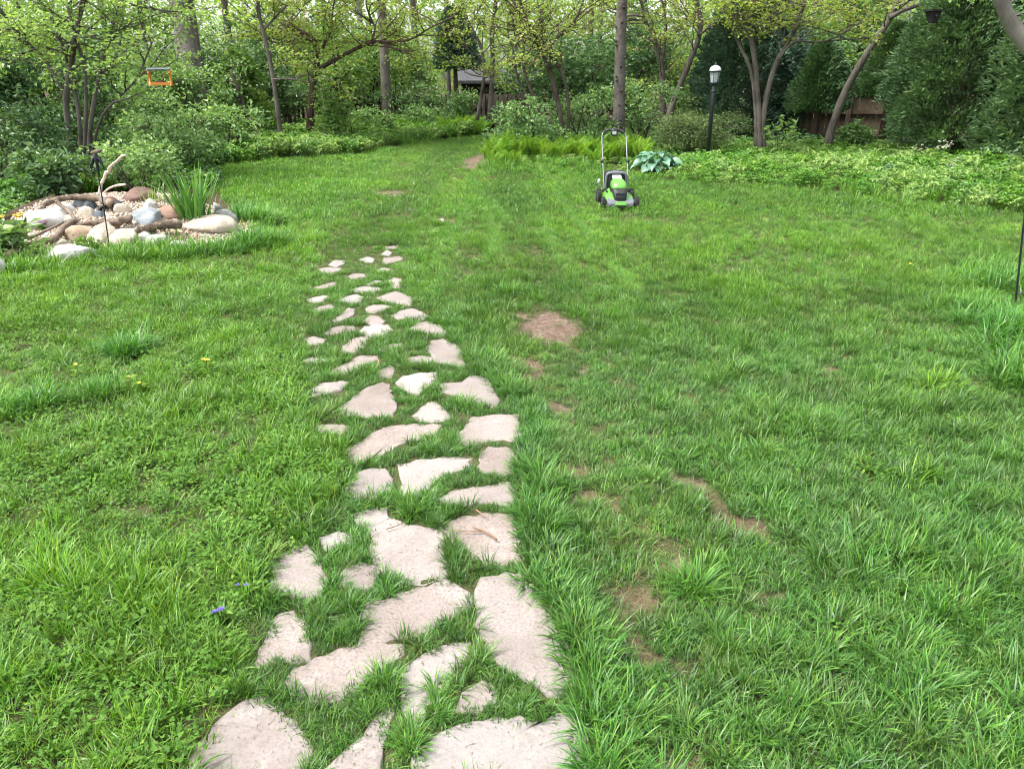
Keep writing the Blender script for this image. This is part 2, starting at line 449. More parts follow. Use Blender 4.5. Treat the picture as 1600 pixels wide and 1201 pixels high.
M['rock_grey'] = mat_rock("lichen_grey_stone", (0.128, 0.128, 0.120), (0.288, 0.288, 0.264), (0.416, 0.416, 0.384), 12)
M['pebble'] = mat_rock("cream_gravel", (0.344, 0.279, 0.205), (0.492, 0.418, 0.328), (0.558, 0.492, 0.410), 12, .9, .3, .2)
M['pebble_rust'] = mat_rock("rusty_gravel", (0.156, 0.095, 0.067), (0.305, 0.210, 0.154), (0.386, 0.297, 0.235), 12, .8, .3, .2)
# ------------------------------------------------------------------ layout, traced in the photograph's pixels and laid on the ground
LAWN_PX = [(-900, 1500), (-500, 520), (0, 418), (60, 404), (200, 394), (330, 392), (392, 376), (372, 330), (345, 296), (312, 278), (350, 259), (450, 249), (560, 242), (640, 224), (750, 214), (768, 222), (748, 240), (760, 266), (900, 272), (1010, 280), (1150, 292), (1300, 302), (1450, 320), (1600, 338), (2300, 400), (2900, 1500)]
LAWN = [on_ground(min(max(p[0], -3000), 4000), p[1])[:2] for p in LAWN_PX]
BED_LEFT_PX = [(300, 272), (350, 259), (450, 249), (560, 242), (640, 224), (750, 213), (760, 203), (700, 199), (600, 199), (450, 205), (350, 222), (290, 245)]
BED_LEFT = [on_ground(*p)[:2] for p in BED_LEFT_PX]
BED_RIGHT_PX = [(757, 266), (900, 272), (1010, 280), (1150, 292), (1300, 302), (1450, 320), (1600, 338), (1900, 372), (1900, 300), (1600, 272), (1450, 252), (1300, 238), (1160, 238), (1060, 238), (1000, 232), (880, 226), (780, 232)]
BED_RIGHT = [on_ground(*p)[:2] for p in BED_RIGHT_PX]

SOIL_PX = [(862, 512, 36, 17, 10), (832, 567, 16, 6, 20), (912, 580, 10, 5, 0), (873, 638, 17, 10, 0), (836, 584, 14, 5, 0), (812, 492, 12, 5, 0), (905, 740, 24, 8, 0),
           (912, 776, 18, 10, 0), (950, 722, 10, 7, 0), (960, 795, 12, 6, 0), (1080, 760, 34, 11, 20), (1118, 792, 26, 15, 45), (1165, 825, 34, 12, 10), (1065, 888, 28, 14, 10),
           (995, 936, 26, 12, 5), (985, 1000, 20, 10, 30), (1006, 1022, 28, 14, 35), (1092, 1025, 12, 8, 0), (1062, 1036, 10, 7, 0), (1180, 930, 16, 8, 0), (1222, 938, 18, 8, 0),
           (1305, 577, 10, 4, 0), (925, 873, 10, 5, 0), (1060, 1198, 40, 16, 0), (960, 962, 10, 6, 20), (1200, 846, 14, 8, 30), (1205, 755, 9, 4, 0), (752, 248, 22, 5, -10),
           (735, 262, 14, 4, 0), (1040, 650, 12, 5, 0), (612, 303, 22, 4, 0), (700, 345, 12, 3, 0), (530, 968, 18, 9, 0)]
def soil_mask(px, py):
    """> 0 on bare soil, measured at the ground points' place in the photograph"""
    m = np.full(np.shape(px), -9.0)
    for cx, cy, rx, ry, an in SOIL_PX:
        c, s = math.cos(R(an)), math.sin(R(an))
        u = ((px - cx) * c + (py - cy) * s) / rx; v = (-(px - cx) * s + (py - cy) * c) / ry
        m = np.maximum(m, 1 - np.sqrt(u * u + v * v))
    return m

FLAG_PX = [
 [(416,1088),(437,1106),(478,1143),(486,1164),(470,1225),(296,1225),(303,1168),(346,1119),(379,1094)],
 [(610,1102),(606,1147),(596,1164),(598,1225),(498,1225),(536,1172),(569,1152),(585,1119)],
 [(653,1164),(693,1143),(721,1135),(775,1121),(829,1125),(891,1117),(905,1131),(909,1164),(918,1225),(660,1225)],
 [(447,1061),(466,1042),(511,1020),(548,1009),(585,1003),(622,1005),(624,1020),(594,1040),(569,1063),(544,1082),(519,1090),(486,1090),(462,1077)],
 [(629,1049),(660,1024),(697,1006),(730,1007),(728,1028),(709,1057),(693,1086),(672,1098),(664,1119),(639,1119),(627,1098),(631,1073)],
 [(726,1082),(754,1065),(773,1073),(771,1098),(746,1110),(717,1106)],
 [(744,925),(754,906),(792,902),(820,897),(837,925),(858,954),(878,978),(884,1011),(897,1040),(895,1073),(878,1082),(851,1082),(837,1065),(812,1053),(785,1040),(773,1024),(754,995),(750,958)],
 [(567,954),(577,941),(610,931),(651,917),(693,906),(713,908),(726,925),(734,945),(709,958),(684,978),(651,989),(618,993),(589,1001),(565,1001),(569,983),(571,966)],
 [(435,954),(457,952),(474,970),(480,999),(482,1028),(462,1028),(437,1024),(404,1036),(396,1028),(416,999),(426,974)],
 [(427,867),(455,855),(480,849),(492,864),(505,892),(511,908),(508,927),(483,928),(455,924),(421,917),(424,892)],
 [(539,886),(564,878),(582,883),(585,896),(580,914),(555,919),(533,916)],
 [(580,827),(611,810),(639,817),(689,827),(694,855),(696,883),(694,896),(661,907),(639,907),(611,896),(592,892),(580,861),(583,842)],
 [(692,821),(717,808),(755,800),(803,800),(808,827),(821,867),(814,880),(786,877),(752,877),(738,858),(721,846),(702,842)],
 [(557,799),(580,794),(602,792),(605,807),(580,819),(558,814)],
 [(502,836),(527,828),(546,830),(546,842),(524,853),(511,852)],
 [(560,738),(580,732),(599,732),(610,747),(605,764),(586,774),(561,778),(546,767),(542,758),(555,746)],
 [(624,725),(661,717),(696,713),(736,714),(733,730),(696,739),(680,749),(664,764),(646,772),(633,774),(630,752)],
 [(752,708),(764,699),(789,699),(808,711),(800,739),(774,739),(752,733),(750,721)],
 [(685,777),(717,763),(761,757),(792,752),(800,761),(800,788),(771,784),(739,784),(717,787),(689,783)],
 [(542,698),(566,688),(579,675),(608,664),(645,662),(684,662),(681,675),(658,685),(624,693),(603,704),(582,714),(558,725),(550,719)],
 [(722,672),(739,651),(771,647),(806,646),(810,659),(814,680),(807,688),(784,684),(755,690),(729,692),(716,688)],
 [(482,675),(500,662),(524,660),(550,663),(545,670),(521,677),(500,680)],
 [(536,635),(553,620),(576,604),(597,597),(608,604),(611,617),(618,628),(613,648),(587,648),(561,648),(542,647)],
 [(647,646),(658,633),(674,625),(687,630),(702,646),(697,654),(674,656),(650,653)],
 [(621,596),(632,587),(650,582),(681,580),(679,591),(666,604),(653,614),(639,609),(626,601)],
 [(691,601),(708,597),(723,596),(734,587),(752,586),(763,596),(779,622),(775,633),(760,630),(739,624),(723,618),(692,609)],
 [(489,607),(500,599),(532,595),(542,597),(529,607),(508,614),(492,616)],
 [(592,578),(608,570),(616,572),(611,586),(595,586)],
 [(666,544),(676,530),(692,528),(710,536),(721,549),(725,566),(713,569),(692,566),(679,561),(674,551)],
 [(639,559),(658,554),(674,557),(668,567),(647,567)],
 [(513,578),(527,571),(542,565),(561,555),(587,554),(586,561),(566,570),(545,579),(524,582)],
 [(469,562),(485,555),(506,559),(500,566),(477,566)],
 [(534,542),(550,528),(569,524),(584,529),(571,538),(553,549),(540,548)],
 [(595,544),(608,538),(626,536),(624,541),(603,547)],
 [(478,527),(490,523),(508,528),(500,535),(485,534)],
 [(563,515),(571,509),(588,506),(607,507),(610,514),(596,522),(582,525),(571,521)],
 [(507,519),(519,511),(534,508),(552,509),(552,515),(530,519),(515,520)],
 [(642,513),(652,505),(669,501),(684,506),(695,515),(693,522),(680,519),(661,517)],
 [(614,492),(629,483),(644,481),(659,486),(666,492),(661,498),(642,495),(624,497)],
 [(569,501),(579,492),(590,494),(601,500),(596,505),(581,505)],
 [(522,498),(534,489),(545,481),(553,483),(552,491),(539,497),(528,501)],
 [(491,482),(502,478),(517,475),(521,479),(506,485),(496,486)],
 [(573,481),(584,476),(601,477),(611,479),(597,484),(586,488),(577,487)],
 [(590,463),(605,457),(620,453),(633,459),(644,464),(642,476),(627,473),(609,471),(594,468)],
 [(529,468),(541,462),(558,459),(567,464),(562,470),(549,472)],
 [(482,467),(494,463),(506,461),(514,462),(504,469),(489,471)],
 [(547,451),(556,447),(571,445),(590,447),(594,451),(579,455),(560,455)],
 [(608,436),(614,432),(627,433),(627,444),(620,449),(612,443)],
 [(493,447),(506,442),(522,439),(524,444),(511,448)],
 [(545,429),(554,425),(569,426),(574,430),(562,433),(551,433)],
 [(573,441),(588,436),(596,437),(582,443)],
 [(498,419),(511,416),(532,417),(528,421),(515,425),(504,423)],
 [(515,412),(522,406),(537,406),(538,410),(526,415)],
 [(598,408),(601,402),(618,400),(629,401),(627,405),(612,409),(605,411)],
 [(597,397),(605,391),(612,395),(609,399)],
 [(562,404),(575,400),(584,403),(581,409),(571,408)],
 [(588,420),(599,416),(611,418),(599,423)],
 [(640,418),(650,414),(656,418),(646,422)], [(600,384),(622,382),(620,387),(604,388)], [(610,305),(624,303),(628,306),(616,309)], [(634,325),(646,323),(648,327),(638,328)], [(680,342),(692,340),(694,344),(684,346)],
]
PATH_L = [(300, 1201), (390, 1040), (415, 900), (500, 830), (540, 760), (540, 700), (480, 670), (470, 560), (478, 470), (500, 415), (560, 395)]
PATH_R = [(915, 1201), (895, 1060), (860, 950), (822, 870), (805, 740), (812, 650), (780, 620), (725, 560), (690, 505), (660, 480), (630, 430), (640, 395)]
def path_edge(pts, py):
    p = sorted(pts, key=lambda q: q[1])
    return np.interp(py, [q[1] for q in p], [q[0] for q in p])

# the mound of the rock garden
MC = at_y(190, 330, 8.35)
def mound(x, y):
    dx = (np.asarray(x) - MC[0]) / 1.50; dy = (np.asarray(y) - 8.45) / 1.0
    ry = sstep(7.2, 8.6, y) * (1 - sstep(8.9, 9.7, y))
    rx = 1 - sstep(.75, 1.1, np.abs(dx))
    right = 1 - .75 * sstep(.15, .75, dx)        # lower towards the stream end
    return .34 * ry * rx * right
def ground_h(x, y):
    x = np.asarray(x, float); y = np.asarray(y, float)
    near = 1 - sstep(9, 14, y)
    return near * (.012 * fnoise(x * 1.3 + 4, y * 1.3, 3, 2)) + .03 * fnoise(x * .25, y * .25, 5, 2) * sstep(6, 12, y) + mound(x, y)
def hit(px, py, lift=0.0):
    """where the ray through that pixel meets the terrain"""
    d = ray(px, py); o = np.array((0, 0, CAM_H))
    t = np.linspace(1.0, 40.0, 6000)
    P = o + d[None] * t[:, None]
    below = P[:, 2] < ground_h(P[:, 0], P[:, 1]) + lift
    i = int(np.argmax(below)) if below.any() else -1
    return P[i]

# ------------------------------------------------------------------ ground
def build_ground():
    ys = np.concatenate((np.arange(-4, 1, .5), np.arange(1, 3.2, .03), np.arange(3.2, 6, .05), np.arange(6, 12, .12), np.arange(12, 40, .7), np.geomspace(40, 420, 20)))
    xs = np.concatenate((-np.geomspace(400, 9, 22), np.arange(-8.5, -1.5, .25), np.arange(-1.5, 2.6, .04), np.arange(2.6, 8.6, .2), np.geomspace(9, 400, 22)))
    X, Y = np.meshgrid(xs, ys)
    nx, ny = len(xs), len(ys)
    Z = ground_h(X, Y) * (np.abs(X) < 60)
    px, py = to_px(X, np.maximum(Y, .6))
    s = soil_mask(px, py) + .45 * fnoise(X * 13, Y * 13, 8, 3)
    s = sstep(-.55, .0, s) * (Y > .8)
    Z = Z - .010 * s
    lawn = in_poly(X, Y, LAWN)
    beds = (~lawn).astype(float)
    acc = Acc()
    i, j = np.meshgrid(np.arange(ny - 1), np.arange(nx - 1), indexing='ij')
    Q = np.stack((i * nx + j, i * nx + j + 1, (i + 1) * nx + j + 1, (i + 1) * nx + j), -1).reshape(-1, 4)
    acc.add(np.stack((X, Y, Z), -1).reshape(-1, 3), None, Q, s.ravel(), beds.ravel())
    m, nt, out = new_mat("lawn_soil")
    tc = nd(nt, "ShaderNodeTexCoord")
    n1 = nd(nt, "ShaderNodeTexNoise", Scale=38.0, Detail=6.0, Roughness=.7); nt.links.new(tc.outputs['Object'], n1.inputs['Vector'])
    n2 = nd(nt, "ShaderNodeTexNoise", Scale=160.0, Detail=4.0, Roughness=.7); nt.links.new(tc.outputs['Object'], n2.inputs['Vector'])
    th = ramp(nt, [(.35, (.035, .042, .014)), (.55, (.070, .074, .030)), (.72, (.15, .125, .070))], n2.outputs['Fac'])
    so = ramp(nt, [(.34, (.045, .028, .021)), (.52, (.110, .070, .052)), (.68, (.20, .145, .11))], n2.outputs['Fac'])
    so2 = mixc(nt, ramp(nt, [(.45, (0, 0, 0)), (.62, (.7, .7, .7))], n1.outputs['Fac']).outputs[0], so.outputs[0], (.235, .185, .14))
    bd = ramp(nt, [(.35, (.030, .022, .014)), (.65, (.085, .060, .038))], n1.outputs['Fac'])
    c = mixc(nt, attr(nt, 't').outputs['Fac'], th.outputs[0], bd.outputs[0])
    c = mixc(nt, attr(nt, 'rnd').outputs['Fac'], c, so2)
    p = nd(nt, "ShaderNodeBsdfPrincipled", Roughness=.95); p.inputs['Specular IOR Level'].default_value = .1
    nt.links.new(c, p.inputs['Base Color'])
    b = nd(nt, "ShaderNodeBump", Strength=.8, Distance=.01); nt.links.new(n2.outputs['Fac'], b.inputs['Height']); nt.links.new(b.outputs[0], p.inputs['Normal'])
    nt.links.new(p.outputs[0], out.inputs['Surface'])
    return acc.obj("ground", m, kind='structure')
ground = build_ground()

# ------------------------------------------------------------------ flagstone path
stone_path = thing("stone_path", (0, 0, 0), None, None)
stone_path['kind'] = 'structure'
FLAGS = []; FTOP = []
def build_flagstones():
    for k, poly in enumerate(FLAG_PX):
        r2 = np.random.default_rng(100 + k)
        P = np.array([on_ground(u, v, .012)[:2] for u, v in poly])
        c = P.mean(0)
        size = np.sqrt(np.ptp(P[:, 0]) * np.ptp(P[:, 1]))
        P = c + (P - c) * (1 + .030 / max(size, .08))
        FLAGS.append(P)
        # resample the outline and roughen it
        Q = []
        n = len(P)
        for i in range(n):
            a, b = P[i], P[(i + 1) % n]
            L = np.linalg.norm(b - a)
            m = max(1, int(L / max(.03, size * .07)))
            nrm = np.array((b - a)[::-1] * (1, -1)) / max(L, 1e-6)
            for s in range(m):
                q = a + (b - a) * s / m
                Q.append(q + nrm * r2.normal(0, min(.006, size * .02)))
        Q = np.array(Q)
        if np.cross(Q - c, np.roll(Q, -1, 0) - c).sum() < 0: Q = Q[::-1]
        n = len(Q)
        gh = float(ground_h(*c))
        tilt = r2.normal(0, .008, 2)
        
        top = gh + .006 + r2.uniform(-.003, .005)
        def zt(q, top=top, c=c, tilt=tilt): return top + (np.asarray(q) - c) @ tilt
        FTOP.append(zt)
        rings = []
        for sh, dz in ((0, -.07), (0, -.012), (.35, -.003), (1.1, 0.0), (1.5, 0.0)):
            q = c + (Q - c) * (1 - sh * min(.008, size * .05) / max(size, .05) * 2)
            rings.append(np.column_stack((q, zt(q) + dz + (r2.normal(0, .0012, n) if sh else 0))))
        inner = c + (Q - c) * .55
        rings.append(np.column_stack((inner, zt(inner) + .0015 * fnoise(inner[:, 0] * 7, inner[:, 1] * 7, k, 2))))
        acc = Acc()
        V = np.vstack(rings + [np.array([[*c, zt(c) + .001]])])
        V = V - np.array((*c, 0))
        F = []; T = []
        for rr in range(5):
            for i in range(n):
                j = (i + 1) % n
                F.append((rr * n + i, rr * n + j, (rr + 1) * n + j, (rr + 1) * n + i))
        for i in range(n): T.append((5 * n + i, 5 * n + (i + 1) % n, 6 * n))
        acc.add(V, T, F)
        acc.obj("flagstone", M['flag'], stone_path, True, (c[0], c[1], 0))
build_flagstones()

# ------------------------------------------------------------------ lawn: tufts of blades instanced on points
def blades(acc, r2, n, rad, L, w, a0, k, seg=4, yaw=None, spread='disk', base_z=-.004):
    """n curved blades; L, a0 (lean at the base), k (curvature) are (low, high)"""
    ph = r2.uniform(0, 2 * math.pi, n) if yaw is None else yaw
    rr = rad * np.sqrt(r2.uniform(0, 1, n)); pa = r2.uniform(0, 2 * math.pi, n)
    if spread == 'clump': pa = ph + r2.normal(0, .6, n)
    B = np.column_stack((rr * np.cos(pa), rr * np.sin(pa), np.full(n, base_z)))
    Ln = r2.uniform(*L, n); wn = r2.uniform(*w, n)
    A0 = r2.uniform(*a0, n); K = r2.uniform(*k, n)
    hd = np.column_stack((np.cos(ph), np.sin(ph), np.zeros(n)))
    tw = r2.uniform(-.9, .9, n)
    sd_ = np.column_stack((-np.sin(ph), np.cos(ph), np.zeros(n)))
    pos = B.copy(); lv = []
    for s in range(seg + 1):
        t = s / seg
        ang = A0 + K * t
        wd = wn * (1 - t ** 1.7) * (.65 + .35 * min(1, t * 4))
        side = sd_ * np.cos(tw * t)[:, None] + np.array((0, 0, 1.0)) * (np.sin(tw * t) * .6)[:, None]
        if s < seg:
            lv.append(pos - side * wd[:, None] / 2); lv.append(pos + side * wd[:, None] / 2)
        else:
            lv.append(pos.copy())
        pos = pos + (hd * np.sin(ang)[:, None] + np.array((0, 0, 1.0)) * np.cos(ang)[:, None]) * (Ln / seg)[:, None]
    m = 2 * seg + 1
    V = np.stack(lv, 1).reshape(-1, 3)
    b = np.arange(n)[:, None] * m
    Q = np.concatenate([b + np.array([[2 * s, 2 * s + 1, 2 * s + 3, 2 * s + 2]]) for s in range(seg - 1)], 0) if seg > 1 else None
    T = b + np.array([[2 * seg - 2, 2 * seg - 1, 2 * seg]])
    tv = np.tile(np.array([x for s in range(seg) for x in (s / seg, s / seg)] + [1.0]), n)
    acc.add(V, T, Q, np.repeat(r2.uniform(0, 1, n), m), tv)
def round_leaf(acc, P, D, N, L, W, a):
    """six-sided leaflet, slightly cupped"""
    P = np.asarray(P, float); n = len(P)
    D = norm(D); S = norm(np.cross(D, N)); N = np.cross(S, D)
    L = np.broadcast_to(L, (n,))[:, None]; W = np.broadcast_to(W, (n,))[:, None]
    V = np.stack((P, P + D * L * .35 + S * W * .5 + N * L * .06, P + D * L * .8 + S * W * .42 + N * L * .03, P + D * L, P + D * L * .8 - S * W * .42 + N * L * .03, P + D * L * .35 - S * W * .5 + N * L * .06), 1).reshape(-1, 3)
    b = np.arange(n)[:, None] * 6
    Q = np.concatenate((b + np.array([[0, 5, 4, 3]]), b + np.array([[0, 3, 2, 1]])), 0)
    acc.add(V, None, Q, np.repeat(np.broadcast_to(a, (n,)), 6), np.tile((0, .4, .8, 1, .8, .4), n))
def clover_patch(r2, n=15, rad=.07, h=(.025, .060), s=(.007, .0115), kind='clover'):
    acc = Acc()
    for k in range(n):
        a = r2.uniform(0, 6.28); d = rad * math.sqrt(r2.uniform()); hh = r2.uniform(*h)
        c = np.array((d * math.cos(a), d * math.sin(a), hh)); sz = r2.uniform(*s); rv = r2.uniform()
        tilt = norm(np.array((r2.normal(0, .35), r2.normal(0, .35), 1)))
        y0 = r2.uniform(0, 6.28)
        if kind == 'clover':
            for q in range(3):
                D = np.array((math.cos(y0 + q * 2.09), math.sin(y0 + q * 2.09), .1)); D = D - tilt * np.dot(D, tilt)
                round_leaf(acc, c[None], D[None], tilt[None], sz, sz * 1.0, rv)
        else:
            D = np.array((math.cos(y0), math.sin(y0), -.1)); D = D - tilt * np.dot(D, tilt)
            round_leaf(acc, (c - norm(D) * sz * .8)[None], D[None], tilt[None], sz * 2.0, sz * 1.7, rv)
        blades(acc, r2, 1, 0, (hh, hh), (.0018, .0018), (.02, .1), (0, .2), 2)
    return acc

TUFT = []
def build_tufts():
    g = np.random.default_rng(5)
    def mk(f, mat='grass'):
        a = Acc(); f(a)
        TUFT.append(a.mesh("grass_tuft", M[mat]))
    mk(lambda a: blades(a, g, 46, .030, (.060, .125), (.0036, .0072), (.05, .85), (.2, 1.5), 5, spread='clump'))      # 0-2 long clumps
    mk(lambda a: blades(a, g, 40, .045, (.050, .110), (.0034, .0068), (.10, 1.0), (.3, 1.6), 5, spread='clump'))
    mk(lambda a: blades(a, g, 36, .035, (.080, .150), (.0038, .0078), (.10, .90), (.5, 1.9), 5, spread='clump'))
    mk(lambda a: blades(a, g, 50, .060, (.030, .075), (.0030, .0060), (.05, 1.1), (.1, 1.3), 4))                        # 3-4 turf
    mk(lambda a: blades(a, g, 44, .060, (.035, .085), (.0030, .0058), (.20, 1.2), (.1, 1.2), 4))
    mk(lambda a: blades(a, g, 64, .085, (.035, .080), (.0032, .0060), (.05, .9), (.1, 1.2), 3))                         # 5-6 turf at middle distance
    mk(lambda a: blades(a, g, 64, .090, (.045, .105), (.0034, .0064), (.05, .9), (.3, 1.5), 3, spread='clump'))
    mk(lambda a: blades(a, g, 90, .14, (.030, .085), (.0060, .0105), (.05, 1.0), (.1, 1.0), 2))                          # 7 far turf
    a = clover_patch(g); TUFT.append(a.mesh("clover_tuft", M['clover']))                                                # 8
    a = clover_patch(g, 8, .08, (.02, .050), (.007, .013), 'round'); TUFT.append(a.mesh("weed_tuft", M['clover']))      # 9
    mk(lambda a: blades(a, g, 26, .07, (.03, .09), (.0016, .0034), (1.25, 1.62), (-.1, .15), 2, base_z=.006))           # 10 dry straw lying flat
    mk(lambda a: blades(a, g, 14, .05, (.02, .06), (.0020, .0040), (.3, 1.3), (.1, 1.2), 4))                            # 11 thin sprouts
build_tufts()

TRACKS = [[(732, 275), (745, 297), (767, 322), (792, 352)], [(737, 325), (712, 360), (690, 385), (686, 415), (699, 445)], [(820, 288), (830, 310), (847, 347), (860, 377), (876, 412)],
          [(872, 300), (885, 327), (900, 352), (920, 374), (923, 398)], [(968, 428), (992, 458)], [(686, 288), (694, 312), (704, 334)], [(760, 340), (772, 372), (776, 402)]]
def scatter_lawn():
    g = np.random.default_rng(21)
    PX, PI, PS, PT, PVv, PD, PR = [], [], [], [], [], [], []
    stones = FLAGS
    def stone_d(x, y):
        """inside any flagstone (pulled in a little, so blades lap over the edge)"""
        ins = np.zeros(x.shape, bool); near = np.zeros(x.shape, bool)
        for P in stones:
            lo, hi = P.min(0) - .08, P.max(0) + .08
            b = (x > lo[0]) & (x < hi[0]) & (y > lo[1]) & (y < hi[1])
            if not b.any(): continue
            c = P.mean(0); size = np.sqrt(np.prod(P.max(0) - P.min(0)))
            idx = np.nonzero(b)[0]
            ins[idx] |= in_poly(x[idx], y[idx], c + (P - c) * (1 - np.interp(c[1], [2, 5], [.007, -.006]) / max(size, .06)))
            near[idx] |= in_poly(x[idx], y[idx], c + (P - c) * (1 + .09 / max(size, .06)))
        return ins, near
    bands = [(1.0, 2.2, 950), (2.2, 3.2, 820), (3.2, 4.6, 620), (4.6, 6.5, 400), (6.5, 9, 230), (9, 13, 150), (13, 26, 80)]
    for y0, y1, den in bands:
        hw = .76 * y1 + 1.3
        n = int(den * (y1 - y0) * 2 * hw)
        x = g.uniform(-hw, hw, n); y = g.uniform(y0, y1, n)
        if y0 < 9:                                   # the joints of the path are packed tighter
            n2 = int(den * .5 * (y1 - y0) * 1.5); x = np.append(x, g.uniform(-1.35, .25, n2)); y = np.append(y, g.uniform(y0, y1, n2)); n += n2
            px, py = to_px(x, y); k = np.arange(n) < n - n2
            k |= (px > path_edge(PATH_L, py) - 12) & (px < path_edge(PATH_R, py) + 12); x, y = x[k], y[k]; n = len(x)
        keep = in_poly(x, y, LAWN)
        x, y = x[keep], y[keep]
        px, py = to_px(x, y)
        soil = soil_mask(px, py) + .42 * fnoise(x * 13, y * 13, 8, 3) + .03
        ins, near = stone_d(x, y)
        big = fnoise(x * 2.3, y * 2.3, 31, 3)          # clumps about 40 cm across
        mid = fnoise(x * 6.0, y * 6.0, 47, 2)
        left = sstep(30, -30, px - path_edge(PATH_L, py))
        left = np.where(py < 400, sstep(40, -60, px - 470 - (400 - py) * .9), left)
        inpath = (px > path_edge(PATH_L, py) - 8) & (px < path_edge(PATH_R, py) + 8) & (py > 388)
        fringe = np.exp(-((px - path_edge(PATH_R, py) - 22 * np.clip(py / 800, .3, 1.4)) / (26 * np.clip(py / 700, .3, 1.4))) ** 2) * (py > 400)
        # thin turf between the path and the bare patches
        thin = np.exp(-((px - (850 + (py - 500) * .42)) / (60 + (py - 450).clip(0) * .22)) ** 2) * sstep(450, 520, py) * (1 - .55 * sstep(900, 1150, py))
        thin = np.clip((thin - .7 * fringe) * (.40 + .6 * (big + .6 * mid)), 0, 1)
        tr = np.zeros(len(x))
        for T_ in TRACKS:
            T_ = np.array(T_, float); ty = T_[:, 1]
            if py.min() > ty.max() or py.max() < ty.min(): continue
            cx_ = np.interp(py, ty, T_[:, 0]); w_ = 2.2 + (py - 250).clip(0) * .028
            tr = np.maximum(tr, np.exp(-((px - cx_) / w_) ** 2) * ((py > ty.min()) & (py < ty.max())))
        p = np.ones(len(x))
        p *= 1 - .70 * thin * sstep(.4, -.3, mid + .3 * big)
        p *= np.where(soil > -.22, np.where(soil > .05, .02, .22), 1)
        p *= np.where(ins, 0, 1)
        p *= np.where(inpath & ~near, .85, 1)
        keep = g.uniform(0, 1, len(x)) < p
        sel = lambda v: v[keep]
        tr = tr[keep]
        x, y, px, py, soil, near, big, mid, left, inpath, fringe, thin = map(sel, (x, y, px, py, soil, near, big, mid, left, inpath, fringe, thin))
        n = len(x)
        u = g.uniform(0, 1, n)
        lng = np.clip(.30 + .55 * big + .40 * mid + .10 * left + .45 * fringe - .75 * thin, 0, 1)      # how likely a long clump
        dist = y
        kind = np.where(u < lng, g.integers(0, 3, n), g.integers(3, 5, n))
        m2 = (dist > 4.6) & (dist <= 9.5); kind = np.where(m2, np.where(u < lng, 6, 5), kind)
        m2 = (dist > 5.5) & (dist < 9.5) & (left > .5) & (u < lng * .6); kind = np.where(m2, 2, kind)
        kind = np.where(dist > 9.5, 7, kind)
        kind = np.where(thin > .55, np.where(u < .35, 11, kind), kind)
        v = g.uniform(0, 1, n)
        cl = fnoise(x * 1.7 + 9, y * 1.7, 77, 3)
        kind = np.where((left > .5) & (v < .18 + .42 * sstep(-.15, .40, cl)) & (dist < 9), 8, kind)
        kind = np.where((left > .5) & (v > .972) & (dist < 9), 9, kind)
        kind = np.where((left < .5) & (v > .994) & (dist < 7) & ~inpath, 9, kind)
        sc = g.uniform(.75, 1.15, n) * (1 + .28 * big + .16 * mid)
        sc *= 1 - .12 * left * (dist < 8) + .10 * fringe - .42 * thin
        sc = np.where(inpath, sc * np.where(near, .62, .76) * np.interp(py, [400, 560, 800], [.80, .90, 1.02]), sc)
        sc = np.where((left < .3) & ~inpath & (py < 700), sc * np.interp(py, [270, 420, 700], [.80, .78, .92]), sc)
        sc = sc * (1 - .5 * sstep(-.75, -.15, soil))
        # mower stripes: the blades lean one way and the other, stripe sheen painted into val
        st = np.sin((px - 690 + .55 * (py - 300)) / (9 + (py - 250).clip(5) * .085) * .55)
        lean = .9 * tr + np.where((left < .3) & ~inpath & (py < 640), .50 * np.sign(st) * sstep(640, 420, py), 0)
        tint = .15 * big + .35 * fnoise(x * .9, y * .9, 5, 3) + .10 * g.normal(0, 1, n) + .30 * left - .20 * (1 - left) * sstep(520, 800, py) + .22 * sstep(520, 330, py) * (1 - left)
        tint += .25 * thin - .3 * fringe * (py > 500)
        worn = np.exp(-((px - 655 + (py - 280) * .25) / 60) ** 2 - ((py - 285) / 48) ** 2)
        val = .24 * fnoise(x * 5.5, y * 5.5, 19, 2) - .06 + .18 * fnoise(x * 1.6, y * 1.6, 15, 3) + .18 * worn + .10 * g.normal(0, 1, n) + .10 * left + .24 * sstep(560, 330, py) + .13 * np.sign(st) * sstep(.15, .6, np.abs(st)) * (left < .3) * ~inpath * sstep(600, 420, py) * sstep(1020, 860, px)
        tint = tint * (1 - tr) - .75 * tr; val = val + .30 * tr  # tracks: paler undersides and bluish sheen of flattened blades, both painted in
        dry = np.clip(g.normal(-.02, .11, n), 0, .5) + .16 * thin * g.uniform(0, 1, n) * (u < .5) + .16 * worn * g.uniform(0, 1, n)
        yaw = g.uniform(0, 6.283, n)
        PX.append(np.column_stack((x, y, ground_h(x, y)))); PI.append(kind); PS.append(np.clip(sc, .3, 2)); PT.append(np.clip(tint, -1, 1)); PVv.append(np.clip(val, -.45, .6)); PD.append(dry)
        jit = .10 + .16 * left + .08 * sstep(600, 800, py)
        PR.append(np.column_stack((lean + g.normal(0, 1, n) * jit, g.normal(0, 1, n) * jit, yaw)))
        # dry straw over thin turf and bare soil
        q = (g.uniform(0, 1, n) < np.clip(.34 * thin + np.where(soil > -.1, .0, .0), 0, 1)) & (dist < 9)
        if q.any():
            PX.append(np.column_stack((x[q], y[q], ground_h(x[q], y[q])))); k = int(q.sum()); PI.append(np.full(k, 10)); PS.append(g.uniform(.5, 1, k)); PT.append(np.zeros(k)); PVv.append(g.uniform(-.2, .3, k)); PD.append(g.uniform(.75, 1, k)); PR.append(np.column_stack((np.zeros((k, 2)), g.uniform(0, 6.28, k))))
